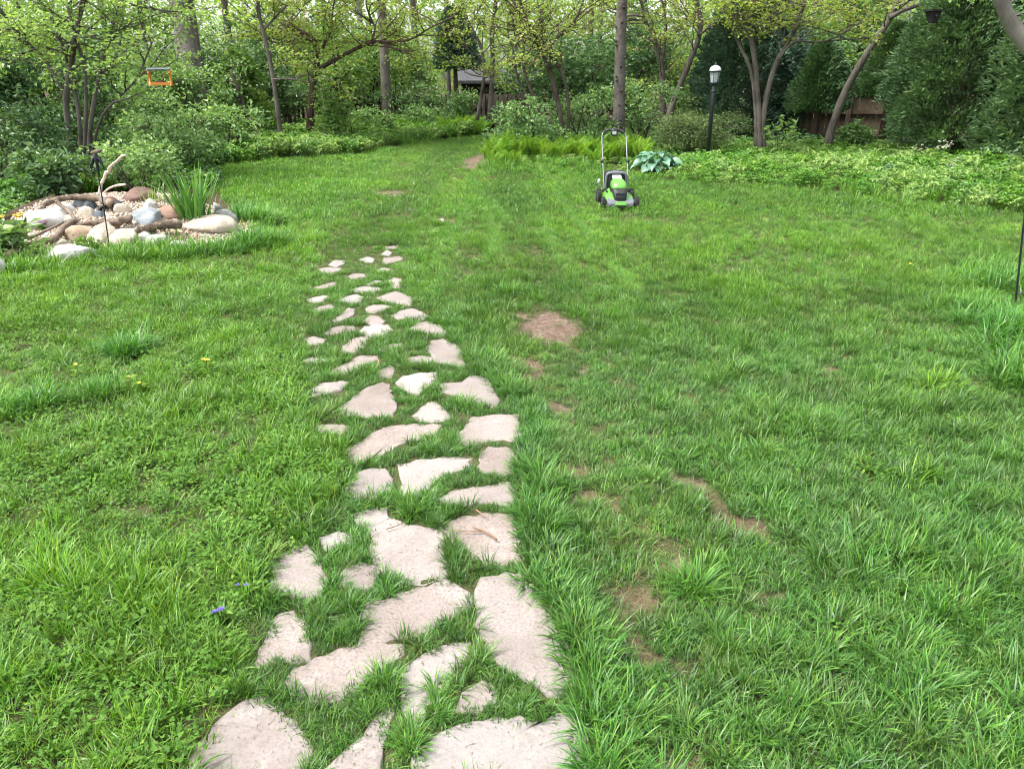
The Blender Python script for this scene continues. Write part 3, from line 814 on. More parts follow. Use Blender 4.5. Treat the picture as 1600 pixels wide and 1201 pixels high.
    # straw and chips right on the bare patches
    for cx, cy, rx, ry, an in SOIL_PX:
        if cy < 400: continue
        k = int(8 + rx * ry / 30)
        uu = g.normal(0, .75, (k, 2)); c_, s_ = math.cos(R(an)), math.sin(R(an))
        P = np.array([on_ground(cx + a * rx * c_ - b * ry * s_, cy + a * rx * s_ + b * ry * c_) for a, b in uu])
        P[:, 2] = ground_h(P[:, 0], P[:, 1]) - .010
        PX.append(P); PI.append(np.full(k, 10)); PS.append(g.uniform(.35, .8, k)); PT.append(np.zeros(k)); PVv.append(g.uniform(-.5, .25, k)); PD.append(g.uniform(.8, 1, k)); PR.append(np.column_stack((np.zeros((k, 2)), g.uniform(0, 6.28, k))))
    # tall unmown tufts round the rock garden, under the hook at the right and along the beds
    def tall(px, py, n, sp, s, tn=-.2):
        c = hit(px, py)
        P = c[None] + np.column_stack((g.normal(0, sp, n), g.normal(0, sp, n), np.zeros(n)))
        P[:, 2] = ground_h(P[:, 0], P[:, 1])
        PX.append(P); PI.append(g.choice([0, 2], n)); PS.append(g.uniform(.8, 1.2, n) * s); PT.append(np.full(n, tn) + g.normal(0, .12, n)); PVv.append(g.normal(.05, .08, n)); PD.append(np.zeros(n)); PR.append(np.column_stack((g.normal(0, .1, (n, 2)), g.uniform(0, 6.28, n))))
    for px, py, n, sp, s, tn in [(1568, 515, 44, .15, 1.6, -.7), (1535, 490, 18, .12, 1.3, -.5), (1592, 452, 30, .16, 1.7, -.4), (1550, 430, 22, .18, 1.5, -.2), (1490, 440, 12, .2, 1.2, .1), (1640, 560, 40, .2, 1.7, -.3), (692, 1086, 6, .022, .55, .0), (690, 1110, 4, .02, .5, .0), (622, 1185, 5, .02, .55, .0), (634, 1150, 5, .02, .5, .0),
                                 (1590, 600, 16, .12, 1.6, -.2), (385, 345, 20, .12, 2.0, -.6), (400, 385, 26, .12, 2.0, -.4), (350, 395, 18, .14, 1.6, -.2), (290, 398, 20, .2, 1.6, -.1), (240, 402, 24, .2, 1.7, .1),
                                 (200, 405, 22, .18, 1.7, .2), (160, 412, 16, .2, 1.4, .2), (60, 420, 16, .2, 1.5, .4), (420, 345, 22, .22, 1.6, .1), (30, 425, 16, .15, 1.6, .2), (205, 555, 16, .05, 1.5, -.6), (45, 640, 16, .07, 1.3, -.5),
                                 (150, 620, 12, .06, 1.2, -.5), (800, 462, 10, .05, 1.1, -.2), (1080, 930, 9, .06, 1.0, -.2), (870, 930, 9, .05, 1.0, -.3), (930, 1120, 8, .06, 1.0, -.2), (1460, 600, 7, .08, 1.1, .7), (1420, 745, 6, .07, 1.0, .65)]:
        tall(px, py, n, sp, s, tn)
    for px, n in ((775, 26), (820, 26), (865, 26), (910, 26), (955, 26), (1000, 26), (1100, 14), (1250, 14), (1400, 16), (1520, 16)):
        tall(px, float(np.interp(px, [p[0] for p in BED_RIGHT_PX[:8]], [p[1] for p in BED_RIGHT_PX[:8]])) + 1, n, .30, 1.25, .1)
    # wheel tracks of the mower: blades pressed flat, pale undersides plus sheen put into tint and val
    for T_ in TRACKS:
        S = smooth_path([on_ground(*p) for p in T_], 60); k = 190
        i = g.integers(0, 60, k); Q = S[i] + np.column_stack((g.normal(0, .032, k), g.normal(0, .10, k), np.zeros(k))); Q[:, 2] = ground_h(Q[:, 0], Q[:, 1]) + .012
        d = np.gradient(S, axis=0)[i]; az = np.arctan2(d[:, 1], d[:, 0]) + g.normal(0, .35, k)
        PX.append(Q); PI.append(np.full(k, 6)); PS.append(g.uniform(.40, .65, k)); PT.append(np.full(k, -.4)); PVv.append(g.uniform(.35, .8, k)); PD.append(g.uniform(.05, .28, k)); PR.append(np.column_stack((.85 * np.sin(az), -.85 * np.cos(az), g.uniform(0, 6.28, k))))
    P = np.concatenate(PX); n = len(P)
    me = bpy.data.meshes.new("lawn_grass")
    me.vertices.add(n); me.vertices.foreach_set("co", P.astype(np.float32).ravel())
    def fa(nm, d):
        a = me.attributes.new(nm, 'FLOAT', 'POINT'); a.data.foreach_set("value", np.concatenate(d).astype(np.float32))
    fa("scl", PS); fa("tint", PT); fa("val", PVv); fa("dry", PD)
    a = me.attributes.new("kind_id", 'INT', 'POINT'); a.data.foreach_set("value", np.concatenate(PI).astype(np.int32))
    a = me.attributes.new("rot", 'FLOAT_VECTOR', 'POINT'); a.data.foreach_set("vector", np.concatenate(PR).astype(np.float32).ravel())
    return me, n
def instancer(name, me, sources):
    """an object that instances source k on the points whose kind_id is k"""
    o = bpy.data.objects.new(name, me); COL.objects.link(o); o['kind'] = 'stuff'
    ng = bpy.data.node_groups.new(name + "_scatter", 'GeometryNodeTree')
    ng.interface.new_socket("Geometry", in_out='INPUT', socket_type='NodeSocketGeometry')
    ng.interface.new_socket("Geometry", in_out='OUTPUT', socket_type='NodeSocketGeometry')
    gi = ng.nodes.new("NodeGroupInput"); go = ng.nodes.new("NodeGroupOutput")
    jn = ng.nodes.new("GeometryNodeJoinGeometry")
    def na(nm, t):
        x = ng.nodes.new("GeometryNodeInputNamedAttribute"); x.data_type = t; x.inputs[0].default_value = nm
        return x.outputs[0]
    kid, scl, rot = na("kind_id", 'INT'), na("scl", 'FLOAT'), na("rot", 'FLOAT_VECTOR')
    e2r = ng.nodes.new("FunctionNodeEulerToRotation"); ng.links.new(rot, e2r.inputs[0])
    for k, s in enumerate(sources):
        cmp_ = ng.nodes.new("FunctionNodeCompare"); cmp_.data_type = 'INT'; cmp_.operation = 'EQUAL'
        ng.links.new(kid, cmp_.inputs[2]); cmp_.inputs[3].default_value = k
        oi = ng.nodes.new("GeometryNodeObjectInfo"); oi.transform_space = 'ORIGINAL'; oi.inputs['Object'].default_value = s; oi.inputs['As Instance'].default_value = True
        ip = ng.nodes.new("GeometryNodeInstanceOnPoints")
        ng.links.new(gi.outputs[0], ip.inputs['Points']); ng.links.new(cmp_.outputs[0], ip.inputs['Selection'])
        ng.links.new(oi.outputs['Geometry'], ip.inputs['Instance']); ng.links.new(e2r.outputs[0], ip.inputs['Rotation']); ng.links.new(scl, ip.inputs['Scale'])
        ng.links.new(ip.outputs[0], jn.inputs[0])
    ng.links.new(jn.outputs[0], go.inputs[0])
    md = o.modifiers.new("scatter", 'NODES'); md.node_group = ng
    for s in sources: s.parent = o
    return o
def build_lawn():
    me, n = scatter_lawn()
    src = []
    for k, t in enumerate(TUFT):
        o = bpy.data.objects.new(t.name.split('.')[0], t); COL.objects.link(o); o['kind'] = 'stuff'
        c = on_ground(980 + 45 * k, 700 + 14 * (k % 5)); o.location = (c[0], c[1], float(ground_h(c[0], c[1])))
        src.append(o)
    instancer("lawn_grass", me, src)
    print("lawn tufts", n)
build_lawn()
# ------------------------------------------------------------------ woody plants
def wander(g, start, d, L, n=6, wob=.18, up=0.0):
    """a slightly crooked branch"""
    p = np.array(start, float); d = norm(np.array(d, float)); out = [p.copy()]
    for k in range(n):
        d = norm(d + g.normal(0, wob, 3) + np.array((0, 0, up)))
        p = p + d * L / n; out.append(p.copy())
    return np.array(out)
def leaf_cloud(acc, g, tips, dirs, n, spread, L, W, flat=.5, cl=None, fold=.25):
    """n leaves round each twig tip, lying more or less level (flat)"""
    tips = np.repeat(np.asarray(tips), n, 0); m = len(tips)
    dirs = np.repeat(np.asarray(dirs), n, 0)
    P = tips + g.normal(0, 1, (m, 3)) * np.array(spread)
    D = norm(dirs * .5 + g.normal(0, .7, (m, 3)) * np.array((1, 1, .5)) + np.array((0, 0, -.12)))
    N = norm(g.normal(0, 1, (m, 3)) * (1 - flat) + np.array((0, 0, 1.0)))
    ln = g.uniform(.45, 1.35, m) * L
    a = np.clip((np.repeat(cl, n) if cl is not None else .5) + g.normal(0, .22, m), 0, 1)
    leaves(acc, P, D, N, ln, ln * W, a, fold)
def px_path(pts, n=14):
    """pts: (px, py, Y) -> smooth world path"""
    return smooth_path([at_y(*p) for p in pts], n)
def woody(name, label, cat, stems, bark, leafmat, seed, group=None, branch=None, leaf=None, limbs=(), extra=None, stem_name='trunk'):
    """stems: list of (world path, radius at the base, radius at the tip). branch: n per stem, from where, length, elevation. leaf: size, per tip"""
    g = np.random.default_rng(seed)
    base = stems[0][0][0].copy(); base[2] = 0
    t = thing(name, base, label, cat, group)
    W, C, B2 = Acc(), Acc(), Acc()
    tips, dirs, cls = [], [], []
    for k, (P, r0, r1) in enumerate(stems):
        a = Acc(); n = len(P)
        rad = r0 + (r1 - r0) * np.linspace(0, 1, n) ** .8
        if k == 0 or P[0][2] < .3: rad[0] *= 1.45; rad[1] *= 1.12
        tube(a, P - base, rad, 10, 0, .10, seed + k)
        a.obj(stem_name if len(stems) == 1 or stem_name != 'trunk' else 'stem', M[bark], t)
    for k, (P, r0, r1) in enumerate(limbs):
        a = Acc(); tube(a, P - base, np.linspace(r0, r1, len(P)), 7, 0, .06, seed + 50 + k)
        a.obj('limb', M[bark], t)
    b = dict(n=10, t0=.35, L=(.9, 1.8), el=(.0, .5), sub=6, subL=.4, r=.016, twigs=3, zmax=99, flat=.35); b.update(branch or {})
    lf = dict(L=.07, W=.85, n=7, spread=(.10, .10, .05), flat=.6); lf.update(leaf or {})
    for (P, r0, r1) in list(stems) + list(limbs):
        n = len(P); islimb = r0 < .06 and len(limbs) and P[0][2] > .5
        nb = b['n'] if not islimb else max(4, b['n'] // 2)
        for q in range(nb):
            s = b['t0'] + (1 - b['t0']) * (q + g.uniform(0, 1)) / nb if not islimb else g.uniform(.15, 1)
            i = min(int(s * (n - 1)), n - 2); f = s * (n - 1) - i
            p = P[i] * (1 - f) + P[i + 1] * f
            if p[2] > b['zmax']: continue
            az = g.uniform(0, 6.283); el = g.uniform(*b['el'])
            d = np.array((math.cos(az) * math.cos(el), math.sin(az) * math.cos(el), math.sin(el)))
            tg = norm(P[i + 1] - P[i]); d = norm(d + .35 * tg)
            L = g.uniform(*b['L']) * (1 - .35 * max(0, s - .5))
            br = wander(g, p, d, L, 7, .16, .02)
            tube(W, br - base, np.linspace(b['r'], .004, 8), 5, 0, 0, 1, cap=False)
            hue = g.uniform(.25, .75)
            for w in range(b['sub']):
                k = g.integers(2, 8); q0 = br[k]
                sd2 = norm(np.cross(norm(br[min(k + 1, 7)] - br[k - 1]), (0, 0, 1))) * g.choice([-1, 1])
                d2 = norm(norm(br[k] - br[k - 1]) * .7 + sd2 * g.uniform(.4, 1.1) + np.array((0, 0, g.normal(.05, b['flat']))))
                b2 = wander(g, q0, d2, b['subL'] * g.uniform(.6, 1.3), 4, .22)
                tube(W, b2 - base, np.linspace(.008, .0032, 5), 3, 0, 0, 1, cap=False)
                for tt in range(b['twigs']):
                    k2 = g.integers(1, 5)
                    tips.append(b2[k2] - base); dirs.append(d2); cls.append(np.clip(hue + g.normal(0, .12), 0, 1))
            tips.append(br[-1] - base); dirs.append(d); cls.append(hue)
    W.obj('twigs', M[bark], t, kind='stuff')
    if tips:
        tips, dirs, cls = np.array(tips), np.array(dirs), np.array(cls)
        leaf_cloud(C, g, tips, dirs, lf['n'], lf['spread'], lf['L'], lf['W'], lf['flat'], cls)
        C.obj('crown', M[leafmat], t, False)
        if extra:
            pick = g.uniform(0, 1, len(tips)) < extra[1]
            leaf_cloud(B2, g, tips[pick], dirs[pick], extra[2], (.12, .12, .06), .03, .6, .2, cls[pick])
            B2.obj('faded_blossom', M[extra[0]], t, False, kind='stuff')
    return t

def shrub_mesh(seed, mat, w, d, h, n_tips=420, per=9, L=.07, Wd=.55, lobes=7, flat=.35, stems=9, base_gap=.0, spread=.07):
    """a shrub w x d x h: leafy twig tips on lumpy lobes, with stems inside. Returns (crown mesh, stems mesh)"""
    g = np.random.default_rng(seed)
    lc = np.column_stack((g.uniform(-.32, .32, lobes) * w, g.uniform(-.32, .32, lobes) * d, (base_gap + (1 - base_gap) * g.uniform(.22, .72, lobes)) * h))
    lr = np.column_stack((g.uniform(.20, .34, lobes) * w, g.uniform(.20, .34, lobes) * d, g.uniform(.18, .30, lobes) * h))
    k = g.integers(0, lobes, n_tips)
    v = norm(g.normal(0, 1, (n_tips, 3))); v[:, 2] = np.where(v[:, 2] < -.4, -v[:, 2] * .6, v[:, 2])
    rr = g.uniform(.45, 1.0, n_tips) ** .6 * g.uniform(.9, 1.15, n_tips)
    T = lc[k] + v * lr[k] * rr[:, None]
    T[:, 2] = np.clip(T[:, 2], .03 * h + base_gap * h * .6, None)
    hue = np.clip(g.uniform(.2, .7, lobes)[k] + g.normal(0, .1, n_tips), 0, 1)
    C = Acc()
    leaf_cloud(C, g, T, v, per, (spread, spread, spread * .7), L, Wd, flat, hue)
    S = Acc()
    for q in range(stems):
        tgt = lc[g.integers(0, lobes)] + g.normal(0, .1, 3) * (w, d, h)
        p0 = np.array((g.normal(0, .06) * w, g.normal(0, .06) * d, -.03))
        P = smooth_path([p0, p0 * .5 + tgt * .5 + g.normal(0, .05, 3) * w, tgt], 6)
        tube(S, P, np.linspace(.018, .005, 6) * max(h, .6), 5, 0, .1, q, cap=False)
    for q in range(n_tips // 4):
        i = g.integers(0, n_tips)
        tube(S, smooth_path([lc[k[i]], (lc[k[i]] + T[i]) / 2 + g.normal(0, .02, 3), T[i]], 4), (.006, .005, .004, .003), 3, 0, 0, q, cap=False)
    return C.mesh('crown', M[mat], False), S.mesh('stems', M['bark_dark'])
def shrub(name, label, cat, loc, meshes, rz=0, sc=1.0, group=None):
    t = thing(name, loc, label, cat, group, rz); t.scale = (sc,) * 3 if np.isscalar(sc) else sc
    for nm, me in (('crown', meshes[0]), ('stems', meshes[1])):
        o = bpy.data.objects.new(nm, me); COL.objects.link(o); o.parent = t
        if nm == 'stems': o['kind'] = 'stuff'
    return t
def shrub_px(name, label, cat, box_px, Y, mat, seed, group=None, depth=.9, **kw):
    """a shrub that fills the pixel box (x0, y0, x1, y1) when it stands Y metres away"""
    x0, y0, x1, y1 = box_px
    m = mpp((x0 + x1) / 2, (y0 + y1) / 2, Y)
    w = (x1 - x0) * m
    top = at_y((x0 + x1) / 2, y0, Y)
    h = max(.2, top[2])
    kw.setdefault('n_tips', int(np.clip(110 * w * h, 160, 900)))
    return shrub(name, label, cat, (top[0], Y, 0), shrub_mesh(seed, mat, w * 1.05, w * depth, h * 1.04, **kw), 0, 1.0, group)

# ---- trees that stand out, traced stem by stem
def stemset(Y, *paths):
    """each path: base radius px, tip radius px, (px, py[, dY]) ..."""
    out = []
    for r0, r1, *pts in paths:
        P = px_path([(p[0], p[1], Y + (p[2] if len(p) > 2 else 0)) for p in pts], 16)
        m = mpp(pts[0][0], pts[0][1], Y)
        out.append((P, r0 * m * .78, r1 * m * .85))
    return out
RB = dict(n=11, t0=.30, L=(1.0, 2.1), el=(-.05, .45), sub=7, subL=.45, twigs=3)
LEAF_Y = dict(L=.068, W=.95, n=6, spread=(.10, .10, .035), flat=.75)

woody('multi_stem_tree', "grey many-stemmed tree fanning out from the thicket behind the rock garden", 'tree',
      stemset(13.5, (7, 3, (118, 268), (107, 200), (103, 150), (112, 100), (118, 55), (128, 0), (140, -60)),
              (4.5, 2, (112, 240), (104, 165), (90, 125), (65, 88), (44, 68), (20, 40, -.5), (-10, 0, -.8)),
              (4.5, 2, (128, 262), (122, 170), (106, 105), (90, 48), (60, 0), (40, -50)),
              (4, 2, (132, 258), (134, 125), (122, 70), (108, 20), (95, -40)),
              (5, 2, (138, 258), (142, 190), (152, 130), (164, 78), (172, 55), (185, 10)),
              (3, 1.5, (140, 255), (158, 185), (188, 150), (215, 120), (240, 60, .4))),
      'bark_grey', 'light', 301, branch=dict(n=8, t0=.42, L=(.8, 1.6), el=(-.1, .5), sub=6, twigs=3), leaf=dict(L=.07, W=.7, n=6, spread=(.11, .11, .05), flat=.6), stem_name='stem',
      limbs=stemset(13.4, (2, 1, (115, 60), (135, 58), (160, 62), (190, 68), (230, 60)), (2.2, 1.2, (130, 0, 0), (168, -50, -2.5), (215, -80, -4.1), (254, -87, -5.62), (285, -80, -6.2)), (1.8, .8, (60, 75, -.3), (35, 85, -.5), (15, 100, -.7), (0, 104, -.9)), (2, .8, (130, 0), (160, -10), (210, 8), (260, 20))))
woody('slender_tree', "slender young tree with a bent grey trunk at the left edge of the lawn", 'tree',
      stemset(19.2, (5, 2.6, (441, 236), (436, 190), (428, 130), (419, 80), (410, 45), (404, 15), (402, -40), (405, -110))),
      'bark_grey', 'young', 302, branch=dict(n=10, t0=.55, L=(.8, 1.5), el=(.1, .7)), leaf=LEAF_Y,
      limbs=stemset(19.2, (2.6, 1.2, (411, 48), (432, 25), (455, 2), (480, -25)), (1.6, .8, (427, 124, -.1), (445, 123, -.2), (466, 125, -.3), (485, 130, -.4))))
woody('redbud_tree', "wide redbud with dark crooked limbs and yellow-green leaves left of the slate shed", 'tree',
      stemset(20.5, (8, 3.5, (485, 216), (486, 170), (490, 125), (495, 100), (497, 78), (488, 60), (470, 50), (440, 35))),
      'bark_red', 'young', 303, branch=dict(RB, n=14), leaf=dict(LEAF_Y, n=6), extra=('bud', .45, 5),
      limbs=stemset(20.3, (5, 1.5, (492, 112), (515, 98), (545, 82), (575, 68), (596, 66), (620, 78), (650, 80)), (2.5, 1.2, (580, 67), (586, 45), (580, 30), (572, 5), (575, -30)),
                    (3, 1.2, (496, 84), (512, 60), (518, 40), (520, 15), (530, -30)), (3, 1.2, (490, 62), (465, 60), (440, 68), (415, 62)), (2.5, 1, (600, 66), (640, 62), (670, 45), (700, 30))))
woody('redbud_tree', "redbud with layered pale leaves hanging over the front of the dark shed", 'tree',
      stemset(22.5, (6, 3, (765, 190), (768, 140), (770, 90), (768, 50), (775, 0), (770, -60)), (4, 2, (745, 188), (752, 150), (757, 110), (750, 70), (730, 30), (715, -20))),
      'bark_grey', 'young', 304, branch=dict(RB, n=13), leaf=dict(LEAF_Y, n=6), extra=('bud', .35, 4),
      limbs=stemset(21.5, (2.4, 1.2, (800, 140, .5), (785, 130, .2), (765, 122), (740, 118), (725, 112))))
woody('shrubby_tree', "dark many-stemmed small tree between the shed and the straight pine", 'tree',
      stemset(17.5, (5, 2, (881, 222), (874, 170), (865, 130), (850, 90), (835, 55), (818, 20), (805, -20)),
              (4, 1.8, (884, 218), (872, 165), (860, 115), (862, 75), (875, 55), (900, 30), (915, -10)),
              (3.5, 1.6, (878, 215), (845, 170), (825, 130), (817, 95), (818, 65), (810, 20), (790, -20)),
              (3.5, 1.5, (888, 215), (888, 160), (880, 120), (868, 95), (850, 70), (845, 30)),
              (2.6, 1.4, (872, 212), (835, 165), (808, 120), (806, 70), (800, 20))),
      'bark_dark', 'young', 305, branch=dict(n=9, t0=.45, L=(.7, 1.4), el=(.0, .8), sub=7, subL=.4, twigs=3), leaf=dict(LEAF_Y, L=.055, n=4), extra=('bud', .3, 4), stem_name='stem')
woody('redbud_tree', "forked grey tree with arching dark limbs just right of the straight pine", 'tree',
      stemset(21.5, (7, 4, (1037, 205), (1036, 150), (1034, 105), (1033, 88)),
              (4, 2, (1033, 95), (1027, 70), (1018, 48), (1006, 28), (1003, 0), (1000, -50)), (3.5, 2, (1036, 90), (1040, 50), (1038, 15), (1033, -10), (1040, -60))),
      'bark_grey', 'young', 306, branch=dict(RB, n=9, t0=.2), leaf=LEAF_Y, extra=('bud', .4, 5),
      limbs=stemset(21.4, (2.2, 1, (1007, 27), (990, 24), (972, 25), (950, 15)), (2, 1, (1010, 32), (985, 32), (968, 38))))
woody('leaning_tree', "grey tree leaning right behind the rounded olive yew", 'tree',
      stemset(20.5, (7, 3.5, (1040, 205), (1050, 165), (1066, 125), (1082, 85), (1092, 58), (1095, 30), (1088, 0), (1085, -60))),
      'bark_grey', 'young', 307, branch=dict(RB, n=12, t0=.42), leaf=LEAF_Y, extra=('bud', .5, 6), limbs=stemset(20.4, (2.4, 1, (1092, 55), (1115, 40), (1140, 35), (1165, 20))))
woody('clump_tree', "grey-brown clump tree with three stems just right of the lamp post", 'tree',
      stemset(16.6, (6.6, 3, (1188, 250), (1186, 190), (1182, 130), (1178, 85), (1172, 55), (1160, 30), (1148, -5), (1140, -60)),
              (6, 3, (1194, 250), (1192, 190), (1200, 140), (1212, 100), (1230, 70), (1245, 40), (1258, 0), (1270, -60)),
              (3.6, 2, (1182, 240), (1180, 170), (1173, 110), (1155, 70), (1148, 45), (1145, 10), (1132, -30))),
      'bark_grey', 'young', 308, branch=dict(RB, n=11, t0=.48, L=(.9, 1.8)), leaf=LEAF_Y, extra=('bud', .25, 5), stem_name='stem',
      limbs=stemset(16.4, (2, 1, (1215, 95), (1240, 66), (1275, 66), (1320, 62), (1360, 60)), (1.8, .8, (1175, 40), (1195, 30), (1240, 12), (1280, 5))))
woody('leaning_tree', "grey-brown tree leaning hard to the right in front of the board fence", 'tree',
      stemset(17.6, (8, 5, (1289, 250), (1296, 215), (1306, 180), (1322, 140), (1342, 105), (1362, 72), (1384, 40), (1398, 12), (1404, -30), (1415, -110))),
      'bark_grey', 'young', 309, branch=dict(RB, n=9, t0=.6), leaf=LEAF_Y, extra=('bud', .3, 5),
      limbs=stemset(17.5, (5, 2, (1390, 28), (1412, 16), (1436, 8), (1465, -10), (1500, -40)), (1.8, 1, (1395, 15), (1425, 0), (1455, -5))))
woody('arching_tree', "smooth grey tree whose thick limb arches in over the tall cedar", 'tree',
      stemset(11.5, (19, 9, (1720, 395), (1712, 300), (1690, 200), (1655, 130), (1614, 82), (1588, 50), (1572, 22), (1556, -25), (1545, -90), (1550, -170))),
      'bark_smooth', 'light', 310, branch=dict(RB, n=9, t0=.55, L=(.8, 1.6)), leaf=dict(LEAF_Y, n=6))

# ---- tall straight trunks with crowns far above the picture
def tall_crown_mesh(seed, mat, r=3.2, n=170, L=.20):
    g = np.random.default_rng(seed); A = Acc()
    v = norm(g.normal(0, 1, (n, 3))); T = v * np.array((r, r, r * .75)) * (g.uniform(.2, 1, n) ** .5)[:, None]
    leaf_cloud(A, g, T, v, 8, (.30, .30, .18), L, .6, .5, g.uniform(.2, .8, n))
    return A.mesh('crown', M[mat], False)
CROWN_HIGH = [tall_crown_mesh(71, 'mid'), tall_crown_mesh(72, 'light')]
def straight_tree(name, label, px, base_py, Y, r_px, bark, lean=0.0, h=11.0, seed=0, group=None, knots=0, crown=0, top_px=None):
    g = np.random.default_rng(seed)
    b = at_y(px, base_py, Y); m = mpp(px, base_py, Y); r = r_px * m
    t = thing(name, (b[0], Y, 0), label, 'tree', group)
    zs = np.linspace(-.1, h, 26)
    P = np.column_stack((lean * zs + .02 * np.cumsum(g.normal(0, .5, 26)), .02 * np.cumsum(g.normal(0, .5, 26)), zs))
    P -= P[1] * (1, 1, 0)
    rad = r * (1 - .55 * zs / h); rad[0] *= 1.6; rad[1] *= 1.25
    a = Acc(); tube(a, P, rad, 14, 0, .05, seed); tr = a.obj('trunk', M[bark], t)
    k = Acc()
    for q in range(knots):
        z = .5 + q * 2.9 / knots + g.uniform(0, .2); az = g.uniform(3.6, 5.8); c = np.array((np.interp(z, zs, P[:, 0]), np.interp(z, zs, P[:, 1]), z)); rr = np.interp(z, zs, rad)
        d = np.array((math.cos(az), math.sin(az), .1))
        tube(k, [c + d * rr * .7, c + d * rr * 1.05, c + d * (rr + .05)], (.035, .028, .015), 6, 0, .2, q)
    if knots: k.obj('branch_stubs', M['bark_dark'], t, kind='stuff')
    lb = Acc()
    for q in range(7):
        z = h * g.uniform(.55, .97); az = g.uniform(0, 6.28)
        c = np.array((np.interp(z, zs, P[:, 0]), np.interp(z, zs, P[:, 1]), z))
        tube(lb, wander(g, c, (math.cos(az), math.sin(az), .5), g.uniform(1.5, 3), 6, .15), np.linspace(.07, .012, 7), 6, 0, 0, q, cap=False)
    lb.obj('limbs', M[bark], t, kind='stuff')
    c = bpy.data.objects.new('crown', CROWN_HIGH[crown]); COL.objects.link(c); c.parent = t
    c.location = (P[-1][0], P[-1][1], h + .2); c.rotation_euler = (0, 0, g.uniform(0, 6)); c.scale = (g.uniform(.8, 1.15),) * 3
    return t
straight_tree('pine_tree', "tall straight pine trunk with branch stubs, standing behind the mower", 965, 215, 18.4, 9.0, 'bark_pine', -.012, 13, 401, knots=16)
straight_tree('old_tree', "thick old trunk with deeply furrowed grey bark behind the orange bird feeder", 311, 170, 19.5, 20, 'bark_rough', -.01, 14, 402, crown=1)
straight_tree('ivy_tree', "grey trunk with a collar of ivy low down, left of the shed", 607, 205, 24.5, 8, 'bark_grey', .002, 12, 403)
FAR = [(572, 30.0, 8, 'bark_smooth', .01), (655, 33, 9, 'bark_grey', -.01), (703, 29, 6, 'bark_grey', .0), (917, 27, 8, 'bark_grey', .0), (930, 36, 8, 'bark_smooth', .01), (1000, 33, 6, 'bark_grey', -.02),
       (1112, 29, 8, 'bark_dark', .03), (1225, 27, 12, 'bark_grey', .02), (1505, 22, 9, 'bark_dark', .0), (1300, 38, 8, 'bark_grey', .0), (70, 24, 7, 'bark_dark', -.01), (190, 27, 8, 'bark_grey', .0),
       (245, 32, 7, 'bark_smooth', .02), (375, 29, 10, 'bark_dark', .0), (-120, 20, 14, 'bark_rough', .0), (-300, 26, 14, 'bark_grey', .02), (1820, 20, 14, 'bark_grey', .0), (2000, 27, 15, 'bark_rough', -.02), (520, 36, 8, 'bark_grey', .0), (840, 38, 9, 'bark_grey', .02)]
for k, (px, Y, r, bk, ln) in enumerate(FAR):
    lab = {0: "pale trunk seen above the redbud limb, deep in the wood", 3: "grey trunk deep in the wood just left of the straight pine", 7: "broad grey trunk close behind the clump tree by the lamp",
           8: "dark trunk rising through the top of the tall cedar"}.get(k, "distant bare tree trunk standing among the shrubs of the wood")
    straight_tree('woodland_tree', lab, px, 190, Y, r * .62, bk, ln, 9 + (k * 37 % 5), 420 + k, group="tree trunks deep in the wood", crown=k % 2)
# a small leaning trunk at the edge of the left bed
woody('leaning_sapling', "short dark sapling leaning left beside the slender tree", 'tree', stemset(19.0, (6, 2.5, (404, 225), (400, 205), (393, 188), (380, 165), (372, 140), (360, 110))), 'bark_dark', 'mid', 311,
      branch=dict(n=7, t0=.4, L=(.5, .9)), leaf=dict(L=.08, n=6))

# ---- shrubs: left thicket, middle, right
TH = "leafy shrubs of the thicket on the left"
shrub_px('thicket_shrub', "broad dark shrub at the picture's left edge behind the iris-green border", 'shrub', (-120, 150, 75, 300), 12.2, 'shade', 501, TH, L=.085, Wd=.5)
shrub_px('thicket_shrub', "low big-leaved shrub just behind the white boulder", 'shrub', (30, 235, 140, 318), 10.6, 'shade', 502, TH, L=.12, Wd=.5, per=7)
shrub_px('thicket_shrub', "bright-tipped shrub under the orange bird feeder", 'shrub', (150, 160, 300, 300), 12.8, 'mid', 503, TH, L=.085, Wd=.5)
shrub_px('thicket_shrub', "low sprawling shrub behind the upright pale branch", 'shrub', (130, 215, 260, 305), 11.2, 'mid', 504, TH, L=.07, Wd=.6)
shrub_px('thicket_shrub', "rounded shrub right of the upright branch, behind the iris clump", 'shrub', (225, 200, 335, 282), 13.6, 'mid', 505, TH, L=.08)
shrub_px('thicket_shrub', "tall dark shrub behind the far left stem of the fan tree", 'shrub', (-110, 55, 60, 250), 15.2, 'shade', 506, TH, L=.10)
shrub_px('thicket_shrub', "tall dark shrub directly behind the many-stemmed tree", 'shrub', (40, 85, 190, 250), 16.0, 'shade', 507, TH, L=.09)
shrub_px('thicket_shrub', "dark shrub in front of the furrowed old trunk", 'shrub', (180, 120, 300, 250), 16.5, 'mid', 508, TH, L=.09)
shrub_px('thicket_shrub', "pale-leaved shrub at the foot of the furrowed old trunk", 'shrub', (270, 158, 400, 252), 16.9, 'mid', 509, TH, L=.11, Wd=.45)
shrub_px('thicket_shrub', "light maple-like shrub filling the gap right of the old trunk", 'shrub', (325, 75, 440, 235), 20.3, 'light', 510, TH, L=.12, Wd=.9)
shrub_px('thicket_shrub', "tall light shrub behind the feeder, left of the old trunk", 'shrub', (170, 40, 300, 230), 18.6, 'mid', 511, TH, L=.10)
shrub_px('thicket_shrub', "shaded shrub behind the slender tree", 'shrub', (415, 110, 480, 215), 24, 'shade', 512, TH, L=.10)
shrub_px('brush_mound', "low mound of brown dead brush at the left bed's corner", 'brush', (335, 209, 412, 240), 17.6, 'brown', 513, None, L=.05, Wd=.3, n_tips=420)
